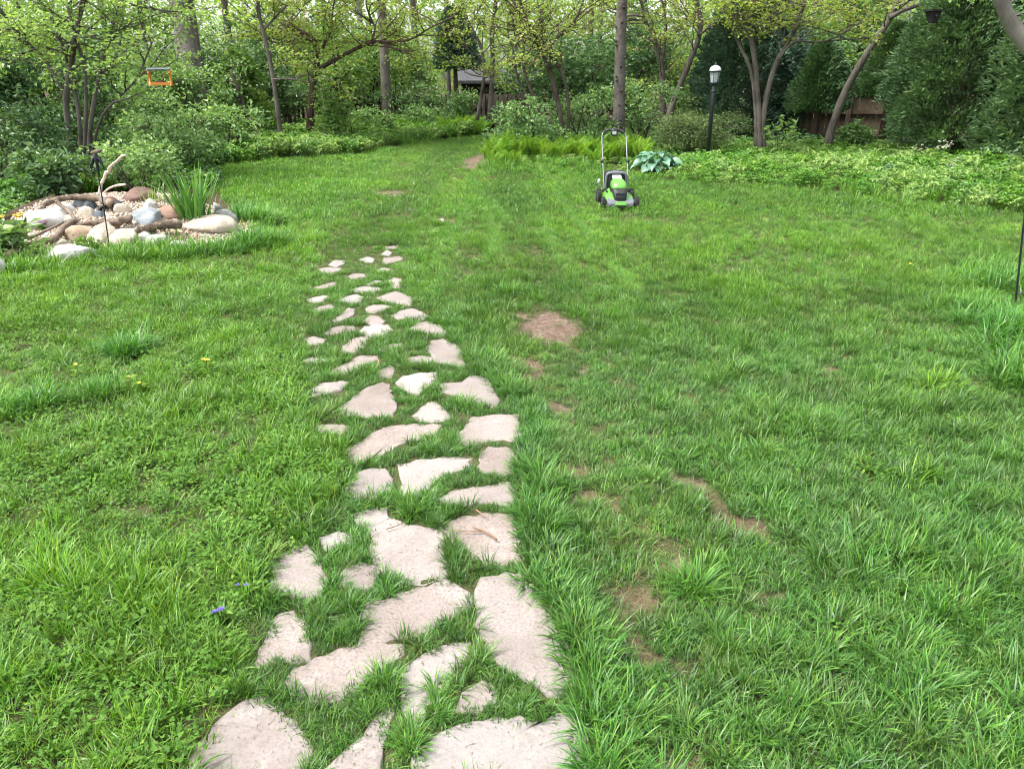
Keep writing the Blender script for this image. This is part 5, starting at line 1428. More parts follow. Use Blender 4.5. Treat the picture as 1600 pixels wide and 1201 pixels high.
ROCKS = [
 ("large smooth white boulder at the left end of the rock garden", (12, 328, 92, 364), 'rock_white', .75),
 ("small grey block leaning on the white boulder", (36, 334, 54, 352), 'rock_grey', .8),
 ("dark slate rock under the top driftwood log", (130, 314, 149, 332), 'rock_slate', .8),
 ("pale blue-grey rock left of the dark slate rock", (112, 314, 135, 330), 'rock_blue', .8),
 ("beige wedge-shaped rock in front of the dark slate rock", (119, 328, 146, 346), 'rock_cream', .8),
 ("rounded red granite boulder at the very top of the pile", (189, 297, 232, 319), 'rock_red', .8),
 ("flat red stone under the right end of the top log", (160, 311, 182, 322), 'rock_red', .7),
 ("wide blue-grey rock in the middle behind the right log", (202, 330, 247, 355), 'rock_blue', .8),
 ("rust-red angular rock behind the right log", (241, 325, 280, 343), 'rock_rust', .8),
 ("broad cream slab overhanging the pebble stream", (276, 341, 357, 368), 'rock_cream', .75),
 ("orange-tan stone in front of the forked driftwood", (101, 356, 141, 382), 'rock_tan', .8),
 ("rough cream rock right of the orange-tan stone", (138, 350, 178, 384), 'rock_cream', .8),
 ("rough cream rock at the front centre of the pile", (168, 364, 210, 390), 'rock_cream', .8),
 ("long flat bluish-white stone at the front left of the pile", (50, 388, 132, 412), 'rock_white', .6),
 ("round white stone at the foot of the right log", (211, 364, 238, 382), 'rock_white', .8),
 ("white stone right of the round white one", (229, 370, 259, 388), 'rock_white', .8),
 ("small white stone half hidden in grass below the stream", (262, 379, 288, 393), 'rock_white', .8),
 ("small grey stone between the right log and the stream", (229, 360, 245, 373), 'rock_grey', .8),
 ("pale lichen-spotted stone right of the iris clump", (332, 320, 348, 340), 'rock_grey', .8),
 ("grey lichen-mottled rock behind the cream slab's right end", (336, 332, 367, 355), 'rock_grey', .8),
 ("small white stone behind the iris leaves", (266, 306, 282, 320), 'rock_white', .8),
 ("white stone beside the rust-red rock at the top", (223, 316, 243, 331), 'rock_white', .8),
 ("rounded white stone cut off by the picture's left edge", (-16, 408, 5, 432), 'rock_white', .8),
 ("low white stone in the shade of the left thicket", (22, 277, 53, 290), 'rock_white', .7),
 ("grey stone at the left edge in the shade of the thicket", (-6, 268, 13, 282), 'rock_grey', .7),
 ("small flat pale stone at the right tip of the rock garden", (375, 362, 394, 371), 'rock_cream', .7),
 ("white block under the middle driftwood", (188, 360, 210, 377), 'rock_white', .8),
 ("pale stone under the low left driftwood", (70, 378, 100, 392), 'rock_cream', .8),
 ("grey-white stone tucked behind the white boulder", (84, 322, 112, 340), 'rock_white', .8),
 ("cream stone between forked driftwood and beige wedge", (94, 338, 118, 356), 'rock_cream', .8),
 ("small dark stone in front of the black spout", (146, 334, 162, 344), 'rock_slate', .8),
 ("pale stone right of the black spout", (176, 322, 200, 338), 'rock_cream', .8),
 ("dark brown stone at the front left corner by the yellow flowers", (8, 388, 34, 406), 'rock_rust', .8),
]
for k, (lab, bx, mat, dep) in enumerate(ROCKS): rock(lab, bx, mat, 700 + k, dep)

GRAVEL_EDGE = [(-40, 400), (4, 368), (12, 346), (34, 328), (62, 316), (100, 306), (190, 300), (600, 296)]
def gravel_in(px, py):
    e = np.interp(px, [q[0] for q in GRAVEL_EDGE], [q[1] for q in GRAVEL_EDGE])
    return sstep(-3, 3, py - e)
def build_gravel():
    """the gravel skin of the mound: a base sheet and real pebbles strewn on it"""
    nx, ny = 46, 34
    xs = np.linspace(MC[0] - 1.55, MC[0] + 1.60, nx); ys = np.linspace(7.2, 9.55, ny)
    X, Y = np.meshgrid(xs, ys)
    e = ((X - MC[0]) / 1.62) ** 2 + ((Y - 8.38) / 1.15) ** 2
    Z = mound(X, Y) + ground_h(X, Y) * 0 + .018 - .10 * sstep(.72, 1.0, e)
    Z += ground_h(X, Y) - mound(X, Y)
    Z -= .12 * (1 - gravel_in(*to_px(X, Y, Z)))
    a = Acc(); i, j = np.meshgrid(np.arange(ny - 1), np.arange(nx - 1), indexing='ij')
    a.add(np.stack((X, Y, Z), -1).reshape(-1, 3), None, np.stack((i * nx + j, i * nx + j + 1, (i + 1) * nx + j + 1, (i + 1) * nx + j), -1).reshape(-1, 4))
    a.obj('gravel_mound', M['pebble'], None, True, kind='structure')
    g = np.random.default_rng(12)
    so = []
    for k, m in enumerate(('pebble', 'pebble', 'rock_white', 'pebble_rust', 'pebble_rust')):
        me = rock_mesh(900 + k, .038, .030, .024, m, .5, 1); o = bpy.data.objects.new('pebble', me); COL.objects.link(o); o['kind'] = 'stuff'; c = hit(200 + 8 * k, 372); o.location = c; so.append(o)
    n = 12000
    x = g.uniform(MC[0] - 1.5, MC[0] + 1.55, n); y = g.uniform(7.25, 9.5, n)
    e = ((x - MC[0]) / 1.50) ** 2 + ((y - 8.38) / 1.05) ** 2
    k = e < .82 + .12 * fnoise(x * 3, y * 3, 2, 2); x, y = x[k], y[k]; n = len(x)
    z = ground_h(x, y) + .020 + g.uniform(0, .012, n)
    px, py = to_px(x, y, z)
    k = gravel_in(px, py) > .5; x, y, z, px, py = x[k], y[k], z[k], px[k], py[k]; n = len(x)
    stream = (px > 238) & (px < 330) & (py > 358) & (py < 384)
    kid = np.where(stream & (px < 310), g.choice([3, 4, 3, 0], n), g.choice([0, 1, 1, 2, 0, 1, 3], n))
    me = bpy.data.meshes.new('pebbles'); me.vertices.add(n); me.vertices.foreach_set("co", np.column_stack((x, y, z)).astype(np.float32).ravel())
    for nm, ty, pr, d in (("scl", 'FLOAT', 'value', g.uniform(.45, 1.15, n) ** 1.3), ("kind_id", 'INT', 'value', kid.astype(np.int32)), ("rot", 'FLOAT_VECTOR', 'vector', g.uniform(0, 6.28, (n, 3)))):
        at = me.attributes.new(nm, ty, 'POINT'); at.data.foreach_set(pr, np.asarray(d, np.int32 if ty == 'INT' else np.float32).ravel())
    instancer('gravel', me, so)
build_gravel()

def log(label, pts, r0, r1, mat='drift', seed=0, side=(), name='driftwood', cat='driftwood', sides=12):
    """pts: (px, py, lift in metres above the mound)"""
    W = []
    for p in pts:
        if len(p) == 4: W.append(at_y(p[0], p[1], p[3]))
        else: W.append(hit(p[0], p[1], p[2] + .035))
    P = smooth_path(W, 26); m = mpp(pts[0][0], pts[0][1], W[0][1])
    g = np.random.default_rng(seed)
    t = thing(name, P[0], label, cat)
    rad = np.linspace(r0, r1, 26) * m * 1.15 * (1 + .16 * fnoise(np.arange(26) * .45, np.zeros(26), seed, 2)); rad[0] *= .75; rad[-1] *= .7
    P = P + np.column_stack((g.normal(0, .006, 26), g.normal(0, .006, 26), g.normal(0, .006, 26)))
    a = Acc(); tube(a, P - P[0], rad, sides, 0, .16, seed); a.obj('stem', M[mat], t)
    for s0, s1, rr0, rr1 in side:
        Q = [hit(q[0], q[1], q[2] + .035) if len(q) == 3 else at_y(q[0], q[1], q[3]) for q in s0]
        a = Acc(); S = smooth_path(Q, 12); tube(a, S - P[0], np.linspace(rr0, rr1, 12) * m, 8, 0, .14, seed + 3); a.obj('fork', M[mat], t)
    return t
log("long weathered driftwood log lying along the top of the pile", [(60, 331, .05), (72, 318, .08), (92, 312, .10), (120, 309, .10), (150, 311, .10), (166, 316, .08), (176, 321, .06)], 3.2, 5.2, 'drift', 31,
    side=[([(88, 316, .10), (98, 324, .09), (110, 334, .07), (118, 347, .05)], None, 3.4, 2.6)])
log("forked driftwood sloping down to the front left corner", [(8, 402, .04), (35, 390, .05), (62, 380, .06), (84, 372, .07), (98, 360, .08), (108, 352, .08), (117, 345, .08)], 6.0, 4.6, 'drift', 32,
    side=[([(44, 374, .07), (62, 366, .09), (82, 357, .10), (100, 348, .09)], None, 3.2, 1.8), ([(20, 400, .02), (12, 388, .05), (6, 380, .08)], None, 3.0, 2.0)])
log("reddish driftwood across the middle of the pile", [(116, 352, .04), (135, 349, .05), (155, 347, .06), (175, 346, .07), (192, 343, .08), (206, 341, .07)], 2.6, 6.4, 'drift', 33)
log("thick grey driftwood over the head of the pebble stream", [(208, 367, .04), (220, 361, .06), (238, 356, .08), (258, 352, .09), (283, 351, .09)], 4.6, 6.4, 'drift', 34)
log("short dark driftwood stub between the two logs", [(178, 362, .04), (190, 361, .05), (207, 362, .04)], 3.0, 2.6, 'drift', 35)
log("pale bare branch sticking up out of the rock garden", [(150, 312, 0, 8.9), (155, 296, 0, 8.92), (160, 280, 0, 8.95), (170, 263, 0, 8.95), (182, 250, 0, 8.9), (196, 239, 0, 8.85)], 2.6, 1.5, 'drift_pale', 36,
    side=[([(158, 304, 0, 8.9), (168, 294, 0, 8.85), (180, 289, 0, 8.8), (195, 287, 0, 8.75)], None, 1.5, 1.7)], sides=8)
def build_spout():
    c = hit(162, 338, .05)
    t = thing('pond_spout', (c[0], c[1] + .16, c[2] + .03), "black plastic spout opening between the rocks under the top log", 'water spout', None, R(8))
    a = Acc(); n = 16
    for y, r in ((0, .10),):
        an = np.linspace(0, 2 * math.pi, n, endpoint=False)
        secs = [[(1.25 * rr * math.cos(q), yy, .72 * rr * math.sin(q)) for q in an] for rr, yy in ((.10, .25), (.10, -.02), (.082, -.025), (.08, .22))]
    a.add(np.array(secs).reshape(-1, 3), None, [(i * n + j, i * n + (j + 1) % n, (i + 1) * n + (j + 1) % n, (i + 1) * n + j) for i in range(3) for j in range(n)])
    M['black_plastic'] = mat_plain("black_plastic", (.012, .013, .015), .45, 0, .2)
    a.obj('pipe', M['black_plastic'], t)
    a = Acc(); box(a, (0, .21, 0), (.2, .01, .11)); a.obj('back_plate', M['black_plastic'], t, False)
build_spout()

def build_iris():
    c = hit(302, 344)
    t = thing('iris', c, "clump of upright sword-shaped iris leaves in the rock garden", 'plant')
    g = np.random.default_rng(8)
    for b in range(4):
        A = Acc()
        blades(A, g, 24, .13, (.40, .66), (.022, .040), (.02, .42), (.0, .35) if b < 2 else (.1, 1.2), 7, spread='clump')
        o = A.obj('leaf_fan', M['iris'], t); o.location = (.07 * math.cos(b * 1.6), .06 * math.sin(b * 1.6), 0)
build_iris()
def blade_plant(name, label, px, py, mat, n, L, w, a0, k, rad=.05, seed=1, cat='plant', loc=None):
    c = hit(px, py) if loc is None else loc
    t = thing(name, c, label, cat); A = Acc(); blades(A, np.random.default_rng(seed), n, rad, L, w, a0, k, 5, spread='clump'); A.obj('leaves', M[mat], t); return t
blade_plant('golden_sedge', "small golden-striped grass plant at the right end of the rock garden", 378, 358, 'gold', 26, (.10, .2), (.006, .012), (.3, 1.1), (.3, 1.0), seed=2)
blade_plant('strap_leaf_plant', "pale strap-leaved plant behind the upright branch", 148, 300, 'cover', 16, (.35, .55), (.014, .024), (.1, .6), (.4, 1.3), seed=3)
blade_plant('blue_fescue', "blue-green grass tuft right of the rock garden", 388, 340, 'hosta', 60, (.16, .30), (.003, .006), (.1, .8), (.1, .9), .08, 4)
blade_plant('daylily', "daylily clump at the corner of the left bed", 362, 252, 'cover', 40, (.4, .65), (.014, .024), (.1, .8), (.4, 1.4), .10, 5)
blade_plant('daylily', "dark narrow-leaved clump behind the pile's red boulder", 240, 318, 'mid', 60, (.18, .32), (.004, .008), (.05, .6), (.2, .9), .12, 6)
def flower_plant(name, label, px, py, petal, n, h, stems, psz, leafmat='cover', spread=.10, seed=1, low=False):
    c = hit(px, py); g = np.random.default_rng(seed)
    t = thing(name, c, label, 'flower'); L, F = Acc(), Acc()
    for k in range(stems):
        az = g.uniform(0, 6.28); d = spread * math.sqrt(g.uniform()); top = np.array((d * math.cos(az), d * math.sin(az), g.uniform(*h)))
        tube(L, [top * (.4, .4, 0), top * (.7, .7, .6), top], (.004, .003, .0025), 4, .4, 0, 1, cap=False)
        for q in range(9):
            s = g.uniform(.1, .9); an = g.uniform(0, 6.28)
            leaves(L, (top * (.4 + .6 * s, .4 + .6 * s, s))[None], np.array(((math.cos(an), math.sin(an), .4),)), np.array(((0, 0, 1.0),)), .05, .02, g.uniform(.2, 1))
        for q in range(n):
            an = np.arange(6) * 1.047 + g.uniform(0, 1); cc = top + g.normal(0, psz * .7, 3) * (1, 1, .5)
            leaves(F, np.repeat(cc[None], 6, 0), np.column_stack((np.cos(an), np.sin(an), g.uniform(.0, .5, 6))), np.tile((0, 0, 1.0), (6, 1)), psz, psz * .8, .5)
    L.obj('stems', M[leafmat], t); F.obj('flower_heads', M[petal], t)
    return t
flower_plant('yellow_flower', "tall plant with bright yellow flower heads at the pile's left front", 32, 404, 'yellow_petal', 7, (.30, .42), 8, .022, 'gold', .12, 1)
flower_plant('pink_flower', "small pink flower cushion in front of the white boulder", 64, 362, 'pink_petal', 4, (.06, .12), 10, .014, 'cover', .07, 2)
flower_plant('dandelion', "yellow dandelion in the uncut grass left of the path", 325, 590, 'yellow_petal', 2, (.09, .11), 1, .018, 'clover', .01, 3)
flower_plant('dandelion', "small closed yellow dandelion at the left, farthest from the path", 123, 592, 'yellow_petal', 1, (.07, .09), 1, .014, 'clover', .01, 4)
flower_plant('dandelion', "pair of tiny yellow dandelion heads nearest below the long-grass clump", 224, 610, 'yellow_petal', 1, (.07, .09), 2, .012, 'clover', .10, 5)
flower_plant('dandelion', "yellow dandelion far out on the right lawn", 1421, 424, 'yellow_petal', 1, (.06, .08), 1, .018, 'clover', .01, 6)
flower_plant('violet', "small violet flower in the grass beside the path's left edge", 352, 978, 'violet_petal', 2, (.06, .08), 2, .011, 'clover', .02, 7)
flower_plant('violet', "faint violet flower higher up in the grass near the other violet", 384, 942, 'violet_petal', 1, (.05, .07), 2, .009, 'clover', .02, 8)
shrub_px('rock_plant', "small round-leaved plant in front of the orange-tan stone", 'plant', (116, 368, 152, 394), 7.35, 'clover', 750, None, L=.04, Wd=.8, n_tips=40, per=5, stems=4, lobes=4, spread=.03)
shrub_px('rock_plant', "lime-green mound at the front left foot of the pile", 'plant', (52, 400, 90, 424), 7.05, 'light', 751, None, L=.03, Wd=.6, n_tips=80, per=7, stems=3, lobes=4, spread=.03)
shrub_px('rock_plant', "broad-leaved plant cut by the left edge beside the yellow flowers", 'plant', (-30, 345, 22, 420), 7.1, 'mid', 752, None, L=.12, Wd=.45, n_tips=50, per=5, stems=5, lobes=5, spread=.05)

# ------------------------------------------------------------------ twigs on the flagstones
M['twig'] = mat_bark("dry_twig", (.12, .065, .040), (.26, .16, .10), 40, .4, .4)
def twig(label, pts, r, forks=()):
    P = np.array([on_ground(u, v, .018 + dz) for u, v, dz in pts]); P = smooth_path(P, 9)
    t = thing('twig', P[0], label, 'twig'); a = Acc(); tube(a, P - P[0], np.linspace(r, r * .55, 9), 6, 0, .15, 3); a.obj('stem', M['twig'], t)
    for f in forks:
        F = smooth_path(np.array([on_ground(u, v, .018 + dz) for u, v, dz in f]), 6); a = Acc(); tube(a, F - P[0], np.linspace(r * .7, r * .4, 6), 5, 0, .1, 4); a.obj('fork', M['twig'], t)
twig("forked dry twig lying on the flagstone at the path's right edge", [(776, 842, .004), (765, 834, .002), (752, 828, .001), (738, 823, .003)], .0042, [[(752, 829, .002), (735, 830, .001), (715, 828, .002), (701, 828, .001)]])
twig("short pale stick at the top edge of the twig's flagstone", [(744, 796, .012), (752, 802, .004), (760, 808, .001)], .0036)
twig("thin dry twig at the grassy top of the big centre flagstone", [(603, 826, .001), (617, 822, .003), (631, 815, .002)], .0026)
twig("dry bent stem beside the middle flagstones", [(585, 556, .03), (591, 562, .05), (592, 570, .04), (586, 575, .01)], .0028)

def clippings():
    """cut grass, seeds and crumbs strewn over the flagstones"""
    g = np.random.default_rng(64); A = Acc()
    for P, zt in zip(FLAGS, FTOP):
        c = P.mean(0); lo, hi = P.min(0), P.max(0); area = np.prod(hi - lo)
        if c[1] > 6: continue
        n = int(area * (900 if c[1] < 3 else 350))
        x = g.uniform(lo[0], hi[0], n); y = g.uniform(lo[1], hi[1], n); k = in_poly(x, y, c + (P - c) * .97); x, y = x[k], y[k]; n = len(x)
        an = g.uniform(0, 6.28, n); L = g.choice([.006, .010, .018, .03], n, p=[.45, .3, .17, .08])
        z = zt(np.column_stack((x, y))) + .0022
        D = np.column_stack((np.cos(an), np.sin(an), np.zeros(n)))
        leaves(A, np.column_stack((x, y, z)), D, np.tile((0, 0, 1.0), (n, 1)), L, g.uniform(.0012, .0028, n), g.uniform(0, 1, n), .3, 0)
    m, nt, out = new_mat("clippings")
    r = ramp(nt, [(0, (.10, .16, .03)), (.35, (.06, .09, .02)), (.36, (.22, .15, .08)), (.7, (.10, .06, .035)), (1, (.34, .27, .16))], attr(nt, 'rnd').outputs['Fac'])
    p = nd(nt, "ShaderNodeBsdfPrincipled", Roughness=.8); nt.links.new(r.outputs[0], p.inputs['Base Color']); nt.links.new(p.outputs[0], out.inputs['Surface'])
    A.obj('grass_clippings', m, None, False, kind='stuff')
clippings()
# ------------------------------------------------------------------ lawn mower
M['mower_green'] = mat_plain("mower_green_paint", (.085, .26, .028), .30, 0, .06, 20, .5, .4)
M['mower_black'] = mat_plain("mower_black_plastic", (.007, .0075, .008), .55, 0, .2)
M['mower_grey'] = mat_plain("mower_grey_plastic", (.105, .11, .125), .45, 0, .08)
M['rubber'] = mat_plain("black_rubber", (.010, .010, .011), .85, 0, .2)
M['hub'] = mat_plain("grey_wheel_hub", (.06, .06, .065), .5, 0, .1)
M['steel'] = mat_plain("brushed_tube", (.18, .185, .19), .45, .7, .06)
M['foam'] = mat_plain("black_foam_grip", (.025, .025, .027), .9, 0, .2)
M['silver_plastic'] = mat_plain("pale_grey_plastic", (.38, .40, .41), .35, 0, .05)
def build_mower():
    f = on_ground(968, 330, 0)
    c = np.array((f[0], f[1] + .26, 0.0)); c[2] = float(ground_h(c[0], c[1])) + .012
    t = thing('lawn_mower', c, "green and black push lawn mower facing the camera on the cut grass", 'lawn mower', None, R(1))
    t.scale = (.87, .92, .96)
    def part(nm, acc, mat, smooth=True, parent=t, bv=None):
        o = acc.obj(nm, M[mat], parent, smooth)
        if bv: bevel(o, bv)
        return o
    # deck: rounded shell, wider at the foot, sloping down to the front
    a = Acc()
    secs = []
    for z, w, d, r, cy in ((.055, .43, .60, .07, 0), (.12, .43, .60, .08, 0), (.165, .40, .48, .09, .04), (.20, .33, .38, .09, .07), (.205, .20, .26, .08, .07)):
        secs.append(rrect(w, d, z, r, 0, cy, 6))
    loft(a, secs); part('deck', a, 'mower_green')
    # front bumper: grey lip with a green middle
    a = Acc(); loft(a, [[(x, y, z) for x, y, z in ((-hw, -.285 - b, z0), (hw, -.285 - b, z0), (hw, -.285 - b, z1), (-hw, -.285 - b, z1))] for hw, b, z0, z1 in ((.185, -.06, .05, .15), (.20, .01, .045, .125), (.19, .05, .045, .105), (.17, .062, .05, .09))])
    bp = part('front_bumper', a, 'mower_grey', False, bv=.008)
    a = Acc(); box(a, (0, -.338, .088), (.165, .05, .055), (R(-24), 0, 0), taper=.9); part('bumper_badge_panel', a, 'mower_green', False, bp, .006)
    # green shoulders that rise to the motor
    for s in (-1, 1):
        a = Acc(); loft(a, [[(s * x, y, z) for x, y, z in q] for q in (((.205, -.20, .13), (.115, -.17, .17), (.115, -.10, .20), (.20, -.10, .15)), ((.205, .18, .15), (.12, .16, .24), (.12, .06, .25), (.20, .06, .17)))])
        part('shoulder', a, 'mower_green', False, bv=.01)
        a = Acc(); box(a, (s * .165, .02, .205), (.012, .16, .03)); part('shoulder_slot', a, 'mower_black', False)
    # black motor housing, wider above than below
    a = Acc(); loft(a, [rrect(w, d, z, r, 0, cy, 6) for z, w, d, r, cy in ((.09, .165, .40, .04, -.10), (.17, .190, .40, .05, -.10), (.245, .215, .38, .06, -.07), (.270, .226, .34, .07, -.04))])
    mh = part('motor_housing', a, 'mower_black')
    for k in range(4):
        a = Acc(); box(a, (0, -.300 + .006 * k, .135 + .026 * k), (.13 + .006 * k, .016, .007)); part('cooling_slot', a, 'rubber', False, mh)
    # green cap with a pale battery lid sloping back
    a = Acc(); loft(a, [rrect(w, d, z, r, 0, cy, 7) for z, w, d, r, cy in ((.262, .224, .35, .075, -.04), (.278, .230, .355, .08, -.04), (.315, .218, .33, .08, -.03), (.350, .185, .27, .07, .0), (.372, .13, .18, .05, .04))])
    cap = part('motor_cap', a, 'mower_green')
    a = Acc(); box(a, (0, .115, .375), (.15, .15, .022), (R(20), 0, 0), taper=.85); part('battery_lid', a, 'silver_plastic', False, cap, .008)
    # grass bag and its frame behind
    a = Acc(); loft(a, [rrect(w, d, z, r, 0, cy, 5) for z, w, d, r, cy in ((.12, .30, .26, .05, .34), (.26, .33, .32, .06, .36), (.40, .32, .30, .06, .36), (.435, .27, .24, .05, .36))])
    bag = part('grass_bag', a, 'mower_black')
    a = Acc(); tube(a, smooth_path([(-.155, .21, .20), (-.152, .205, .33), (-.13, .20, .418), (0, .20, .43), (.13, .20, .418), (.152, .205, .33), (.155, .21, .20)], 24), .021, 8); part('bag_frame', a, 'mower_grey', True, bag)
    a = Acc(); box(a, (0, .30, .441), (.10, .05, .02), taper=.8); part('bag_handle', a, 'mower_grey', False, bag, .005)
    # wheels
    for s in (-1, 1):
        for y, r, w in ((-.245, .088, .055), (.235, .112, .058)):
            wh = bpy.data.objects.new('wheel', None); COL.objects.link(wh); wh.parent = t; wh.location = (s * (.245 if y < 0 else .252), y, r - .012); wh.empty_display_size = .05
            a = Acc(); lathe(a, [(r * .60, -w / 2), (r * .93, -w / 2), (r, -w / 2 + .010), (r, w / 2 - .010), (r * .93, w / 2), (r * .60, w / 2)], 26, axis='x')
            for k in range(26):
                an = k * 6.283 / 26; box(a, (0, r * math.cos(an), r * math.sin(an)), (w * .8, .007, .009), (an, 0, 0))
            part('tyre', a, 'rubber', False, wh)
            a = Acc(); lathe(a, [(.001, -w * .42), (r * .25, -w * .5), (r * .3, -w * .36), (r * .60, -w * .40), (r * .60, w * .40), (r * .3, w * .36), (r * .25, w * .5), (.001, w * .42)], 22, axis='x'); part('rim', a, 'hub', True, wh)
        a = Acc(); box(a, (s * .215, -.245, .10), (.035, .06, .05)); part('axle_bracket', a, 'mower_grey', False)
    # height lever on the left flank
    a = Acc(); tube(a, smooth_path([(-.235, .22, .16), (-.255, .22, .24), (-.258, .23, .30)], 8), (.009,) * 8, 6); lv = part('height_lever', a, 'steel')
    a = Acc(); lathe(a, [(.001, 0), (.018, .004), (.022, .02), (.020, .055), (.001, .066)], 12, (-.258, .232, .285)); part('lever_knob', a, 'silver_plastic', True, lv)
    # handle: lower tubes, clamps, upper loop with grip, control box and start bail
    for s in (-1, 1):
        a = Acc(); tube(a, smooth_path([(s * .178, .19, .17), (s * .182, .24, .30), (s * .188, .40, .56)], 10), .0092, 10); part('lower_handle', a, 'steel')
        a = Acc(); lathe(a, [(.001, -.024), (.020, -.022), (.024, 0), (.020, .022), (.001, .024)], 12, (s * .20, .405, .565), 'x'); part('handle_clamp', a, 'mower_black')
        a = Acc(); lathe(a, [(.001, -.024), (.020, -.022), (.024, 0), (.020, .022), (.001, .024)], 12, (s * .186, .20, .20), 'x'); part('handle_knob', a, 'mower_black')
    a = Acc(); tube(a, smooth_path([(-.188, .395, .545), (-.188, .58, .82), (-.186, .62, .885), (-.165, .645, .928), (-.11, .665, .955)], 18), .0092, 10)
    tube(a, smooth_path([(.188, .395, .545), (.188, .58, .82), (.186, .62, .885), (.165, .645, .928), (.11, .665, .955)], 18), .0092, 10); part('upper_handle', a, 'steel')
    a = Acc(); tube(a, smooth_path([(-.165, .645, .928), (-.11, .665, .955), (-.04, .675, .968), (.04, .675, .968), (.11, .665, .955), (.165, .645, .928)], 18), .0145, 10); part('grip', a, 'foam')
    a = Acc(); loft(a, [rrect(w, d, z, .02, 0, .635, 5) for z, w, d in ((.885, .05, .04), (.90, .085, .07), (.945, .095, .08), (.975, .08, .07), (.982, .05, .05))]); cb = part('control_box', a, 'mower_black')
    a = Acc(); box(a, (0, .592, .925), (.06, .012, .04)); part('control_plate', a, 'silver_plastic', False, cb, .004)
    a = Acc(); lathe(a, [(.001, 0), (.012, .002), (.012, .012), (.001, .016)], 12, (0, .63, .982)); part('start_button', a, 'mower_green', True, cb)
    a = Acc(); tube(a, smooth_path([(-.162, .59, .845), (-.12, .60, .895), (-.05, .61, .925)], 10), .006, 6); tube(a, smooth_path([(.05, .61, .925), (.12, .60, .895), (.162, .59, .845)], 10), .006, 6); part('start_bail', a, 'mower_green')
    a = Acc(); tube(a, smooth_path([(.03, .62, .90), (.12, .52, .74), (.20, .42, .58), (.205, .32, .44), (.15, .22, .30)], 20), .0045, 6); part('cable', a, 'mower_black')
build_mower()

# ------------------------------------------------------------------ lamp post
M['lamp_black'] = mat_plain("black_lamp_paint", (.016, .018, .022), .35, .2, .2)
M['milk'] = mat_plain("white_lamp_dome", (.5, .52, .53), .30, 0, .04)
def mat_pane():
    m, nt, out = new_mat("clouded_lantern_glass")
    p = nd(nt, "ShaderNodeBsdfPrincipled", Roughness=.12); p.inputs['Base Color'].default_value = (.42, .46, .48, 1)
    tr = nd(nt, "ShaderNodeBsdfTransparent"); mx = nd(nt, "ShaderNodeMixShader"); mx.inputs[0].default_value = .38
    nt.links.new(tr.outputs[0], mx.inputs[1]); nt.links.new(p.outputs[0], mx.inputs[2]); nt.links.new(mx.outputs[0], out.inputs['Surface'])
    return m
M['lamp_glass'] = mat_pane()
M['candle'] = mat_plain("frosted_bulb", (.72, .73, .72), .35, 0, .04)
def build_lamp():
    f = hit(1104, 262); Y = f[1]
    top = at_y(1113.5, 97, Y); b = at_y(1106.5, 258, Y)
    t = thing('lamp_post', (f[0], Y, f[2]), "black garden lamp post with a white-domed glass lantern in the right bed", 'lamp post')
    H = top[2] - f[2]
    lean = (top[0] - b[0]) / (top[2] - max(b[2], 0))
    t.rotation_euler = (0, math.atan(max(lean, 0)) * .6, 0)
    hp = H - .43
    a = Acc(); lathe(a, [(.001, -.1), (.038, -.1), (.038, hp - .02), (.034, hp)], 18); a.obj('post', M['lamp_black'], t)
    a = Acc(); lathe(a, [(.034, hp - .10), (.046, hp - .09), (.046, hp - .06), (.036, hp - .05), (.030, hp + .02), (.034, hp + .035), (.055, hp + .05), (.060, hp + .065), (.001, hp + .068)], 18); a.obj('collar', M['lamp_black'], t)
    z0 = hp + .068; z1 = z0 + .20
    a = Acc(); lathe(a, [(.072, z0), (.098, z1)], 6); lathe(a, [(.068, z0), (.094, z1)], 6)
    g = a.obj('lantern_glass', M['lamp_glass'], t, False)
    for k in range(6):
        an = k * 6.283 / 6; a = Acc(); tube(a, [(.074 * math.cos(an), .074 * math.sin(an), z0), (.100 * math.cos(an), .100 * math.sin(an), z1)], .0045, 6); a.obj('glazing_bar', M['lamp_black'], g)
    a = Acc(); lathe(a, [(.001, z0), (.076, z0 - .001), (.080, z0 + .006), (.072, z0 + .012), (.001, z0 + .013)], 18); a.obj('base_ring', M['lamp_black'], t)
    a = Acc(); lathe(a, [(.001, z0 + .012), (.020, z0 + .013), (.026, z0 + .05), (.042, z0 + .08), (.044, z0 + .13), (.026, z0 + .170), (.001, z0 + .175)], 16); a.obj('bulb', M['candle'], t)
    a = Acc(); lathe(a, [(.092, z1 - .006), (.116, z1 - .004), (.120, z1 + .006), (.110, z1 + .014), (.088, z1 + .012)], 24); a.obj('rim', M['lamp_black'], t)
    a = Acc(); lathe(a, [(.106, z1 + .010), (.103, z1 + .035), (.090, z1 + .065), (.066, z1 + .088), (.034, z1 + .100), (.001, z1 + .103)], 24); d = a.obj('dome', M['milk'], t)
    a = Acc(); lathe(a, [(.036, z1 + .098), (.038, z1 + .108), (.020, z1 + .116), (.026, z1 + .128), (.012, z1 + .145), (.001, z1 + .152)], 14); a.obj('finial', M['lamp_black'], d)
build_lamp()

